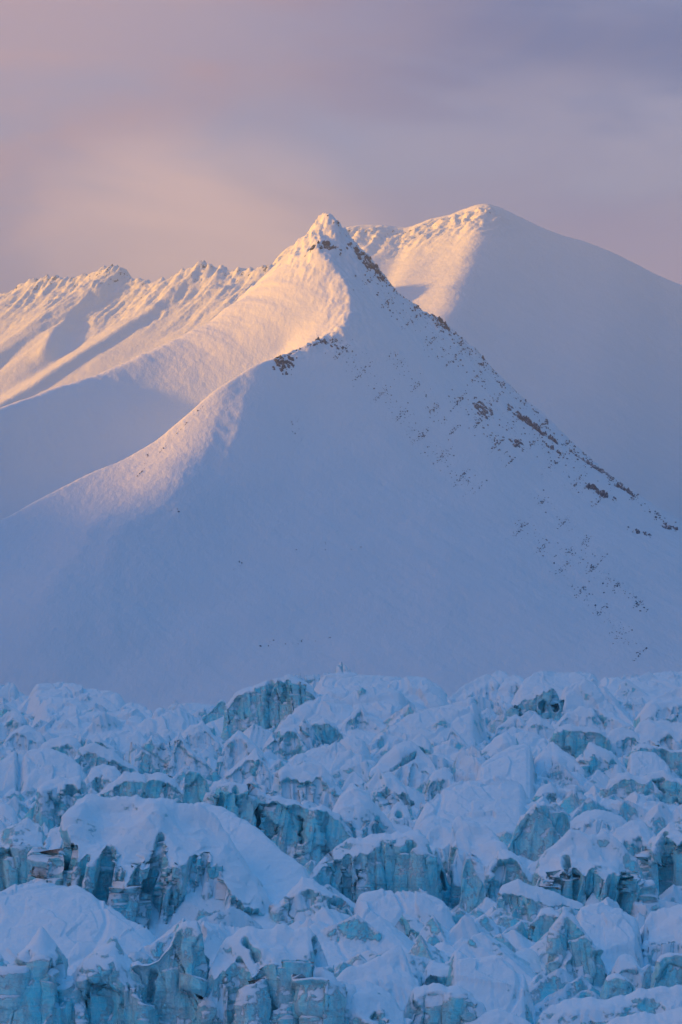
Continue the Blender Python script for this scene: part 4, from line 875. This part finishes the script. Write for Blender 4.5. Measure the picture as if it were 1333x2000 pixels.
def make_serac(cr, yb, fa, ice, lip, name, label, idx):
    c = np.array(cr, float)
    D = Dy(yb)
    dc = crest_depth(c[:, 1], yb, fa, lip)
    W = np.stack([(c[:, 0] - 666.5) / F * dc, dc, CZ + (HOR - c[:, 1]) / F * dc], 1)
    # drop both ends into the glacier
    e0, e1 = W[0].copy(), W[-1].copy()
    zb0 = zs(D) - 5.0
    e0[0] -= 1.5; e1[0] += 1.5; e0[2] = e1[2] = zb0 - 0.5
    W = np.vstack([e0, W, e1])
    sp = max(0.22, D * 0.00052)
    seg = np.hypot(np.diff(W[:, 0]), np.diff(W[:, 2]))
    s = np.concatenate([[0], np.cumsum(seg)])
    n = max(8, int(s[-1] / sp))
    q = np.linspace(0, s[-1], n)
    cx, cy, cz = (np.interp(q, s, W[:, i]) for i in range(3))
    # round the polyline a little
    kk = max(1, int(0.65 / sp)); ker = np.ones(2 * kk + 1) / (2 * kk + 1)
    cx, cy, cz = (np.convolve(np.pad(a, kk, mode='edge'), ker, 'valid') for a in (cx, cy, cz))
    hmax = cz.max() - zb0
    cz = cz + fbm(cx / 3.0, cx * 0 + idx * 3.7, 4, 301 + idx, 0.5) * min(0.06 * hmax, 1.0) * sstep(0, 3, np.minimum(q, s[-1] - q))
    h = np.maximum(cz - zb0, 0.05)
    # profile: v<0 behind the crest, v>0 in front
    nb = max(6, int(hmax * 1.4 / sp / 2.2)); nf = max(8, int(hmax * 1.15 / sp))
    vb = -np.linspace(1, 0, nb, endpoint=False) ** 1.0; vf = np.linspace(0, 1, nf)
    v = np.concatenate([vb, vf])[:, None]
    k3 = max(2, int(4.5 / sp)); ke3 = np.hanning(2 * k3 + 3)[1:-1]; ke3 /= ke3.sum()
    csm = np.convolve(np.pad(cz, k3, mode='edge'), ke3, 'valid'); csm = np.minimum(csm, cz + 1.5)
    H = h[None, :]
    back = np.where(v < 0, -v, 0); fr = np.where(v > 0, v, 0)
    tl, tf = math.tan(R(min(fa, 32))), math.tan(R(fa))
    drop = np.where(v < 0, back, fr) * H
    lipn = np.clip(lip * (1 + 0.7 * perlin(cx / 7.0, cx * 0 + idx, 330 + idx) + 0.5 * perlin(cx / 2.3, cx * 0 + idx, 350 + idx) + 0.2 * perlin(cx / 0.9, cx * 0 + idx, 370 + idx)), 0.01, 0.8)[None, :]
    run_f = np.minimum(drop, lipn * H) / tl + np.maximum(drop - lipn * H, 0) / tf
    run_b = drop / 0.55
    yoff = np.where(v < 0, run_b, -run_f)
    X = np.repeat(cx[None, :], len(v), 0); Y = cy[None, :] + yoff; Z = cz[None, :] - drop; Z = Z + (csm - cz)[None, :] * (1 - np.exp(-drop / 1.0)) * sstep(0, 0.4, 1 - np.abs(v))
    # round the crest
    Z = Z - 0.35 * np.exp(-np.abs(drop) / 0.5)
    # surface normal of the undisturbed loaf
    def nrm():
        au = np.stack(np.gradient(X, axis=1, edge_order=1), 0) if False else None
        ax_, ay_, az_ = np.gradient(X, axis=1), np.gradient(Y, axis=1), np.gradient(Z, axis=1)
        bx, by, bz = np.gradient(X, axis=0), np.gradient(Y, axis=0), np.gradient(Z, axis=0)
        nx_, ny_, nz_ = ay_ * bz - az_ * by, az_ * bx - ax_ * bz, ax_ * by - ay_ * bx
        l = np.sqrt(nx_ ** 2 + ny_ ** 2 + nz_ ** 2) + 1e-6
        sgn = -1.0
        return sgn * nx_ / l, sgn * ny_ / l, sgn * nz_ / l
    nx_, ny_, nz_ = nrm()
    up = np.sign(np.median(nz_)) or 1.0
    nx_, ny_, nz_ = nx_ * up, ny_ * up, nz_ * up
    steep = sstep(0.75, 0.35, nz_) * sstep(-0.02, 0.10, v)
    fade = sstep(0, 0.9, drop) * 1.0
    ox = idx * 13.7
    X = X + 0.16 * math.sin(idx * 2.4) * np.maximum(drop - 1, 0)
    wxx = X + 1.2 * noise3(X / 3, Y / 3, Z / 3, 7); wzz = Z + 1.0 * noise3(X / 3 + 9, Y / 3, Z / 3, 8)
    big = float(np.clip(hmax * 0.42, 2.6, 9.0))
    a1, k1 = fracture3((wxx + ox) / big, Y / big, wzz / (big * 2.8), idx)
    a2, k2 = fracture3((wxx + ox) / (big * 0.34), Y / (big * 0.34), wzz / (big * 1.1), idx + 50)
    disp = steep * fade * (a1 * big * 0.34 + a2 * big * 0.10 - 0.3 * (1 - sstep(0, 0.04, k1)) * min(1.0, big / 4))
    br = np.random.default_rng(500 + idx)
    def folds(xx, step, amp_):
        kx = np.arange(X.min() - 20, X.max() + 20, step); kx = kx + br.uniform(-0.38, 0.38, len(kx)) * step
        return np.interp(xx, kx, br.uniform(-1, 1, len(kx)) * amp_)
    zt = np.clip((Z - zb0) / hmax, 0, 1); st1 = float(np.clip(hmax * 0.28, 2.0, 6.5))
    lean = br.uniform(-0.35, 0.35) * (Z - zb0)
    disp += steep * fade * (folds(X + lean, st1, st1 * 0.42) * zt + folds(X + lean, st1, st1 * 0.42) * (1 - zt))
    disp += steep * fade * (folds(X - lean * 0.5, st1 * 0.35, st1 * 0.11) * (1 - zt) + folds(X - lean * 0.5, st1 * 0.35, st1 * 0.11) * zt)
    disp += steep * fade * fbm3(X / 1.2, Y / 1.2, Z / 3.0, 3, 21) * 0.16
    soft = fbm3(X / 9, Y / 12, Z / 9, 3, 31, 0.4)
    amp = min(1.8, 0.08 * hmax)
    rid = 0.5 - np.abs(noise3(X / 5.5 + ox, Y / 8, Z / 6, idx + 9)) * 1.7
    disp += (1 - 0.6 * steep) * (soft * amp + rid * amp * 0.35 + fbm3(X / 2.4, Y / 3.4, Z / 2.8, 2, 33) * 0.10 + (0.35 - np.abs(noise3(X / 2.6 + Z / 4 + ox, Y / 5, Z / 5, 41))) * 0.30) * sstep(0, 2.5, drop)
    disp += (1 - steep) * (a2 * 0.25) * sstep(0, 2.5, drop)
    disp = marks(X, Y, Z, disp, v > 0)
    X = X + nx_ * disp; Y = Y + ny_ * disp; Z = Z + nz_ * disp
    iceV = np.clip(ice + 0 * X, 0, 1)
    ny, nxn = X.shape
    co = np.stack([X, Y, Z], -1)
    # origin at the foot
    org = np.array([float(cx.mean()), float(D), float(zb0)])
    co = (co - org).reshape(-1, 3)
    i = np.arange(ny * nxn, dtype=np.int32).reshape(ny, nxn)
    qd = np.stack([i[:-1, :-1], i[1:, :-1], i[1:, 1:], i[:-1, 1:]], -1).reshape(-1)
    o = raw_mesh(name, co, qd, 4, ICE, {'ice': iceV})
    o.location = org
    tag(o, label, {'serac': 'ice block', 'ice_spire': 'ice spire', 'ice_slab': 'ice slab', 'ice_pillar': 'ice pillar', 'ice_boulder': 'ice boulder'}[name],
        None, 'ice towers and blocks standing on the glacier')
    return o
for idx, s_ in enumerate(SERACS):
    make_serac(*s_, idx)
print("seracs", time.time() - T0)


# ------------------------------------------------------------------ haze
hb = bpy.data.meshes.new("haze")
x0, x1, y0, y1, z0, z1 = -7000, 7000, -900, 15500, -15, 2720
hv = [(x, y, z) for z in (z0, z1) for y in (y0, y1) for x in (x0, x1)]
hb.from_pydata(hv, [], [(0,2,3,1),(4,5,7,6),(0,1,5,4),(2,6,7,3),(0,4,6,2),(1,3,7,5)])
hm = bpy.data.materials.new("cold_haze"); hm.use_nodes = True
ht = hm.node_tree; ht.nodes.clear()
ho = N(ht, 'ShaderNodeOutputMaterial'); pv = N(ht, 'ShaderNodeVolumePrincipled')
pv.inputs['Color'].default_value = (0.56, 0.78, 1.0, 1)
pv.inputs['Density'].default_value = 7.6e-5
pv.inputs['Anisotropy'].default_value = 0.0
ht.links.new(pv.outputs[0], ho.inputs['Volume'])
hb.materials.append(hm)
hob = bpy.data.objects.new("haze", hb); COL.objects.link(hob)
tag(hob, "thin mauve haze filling the air between the glacier and the far mountains", "haze", 'stuff')
print("done", time.time() - T0)
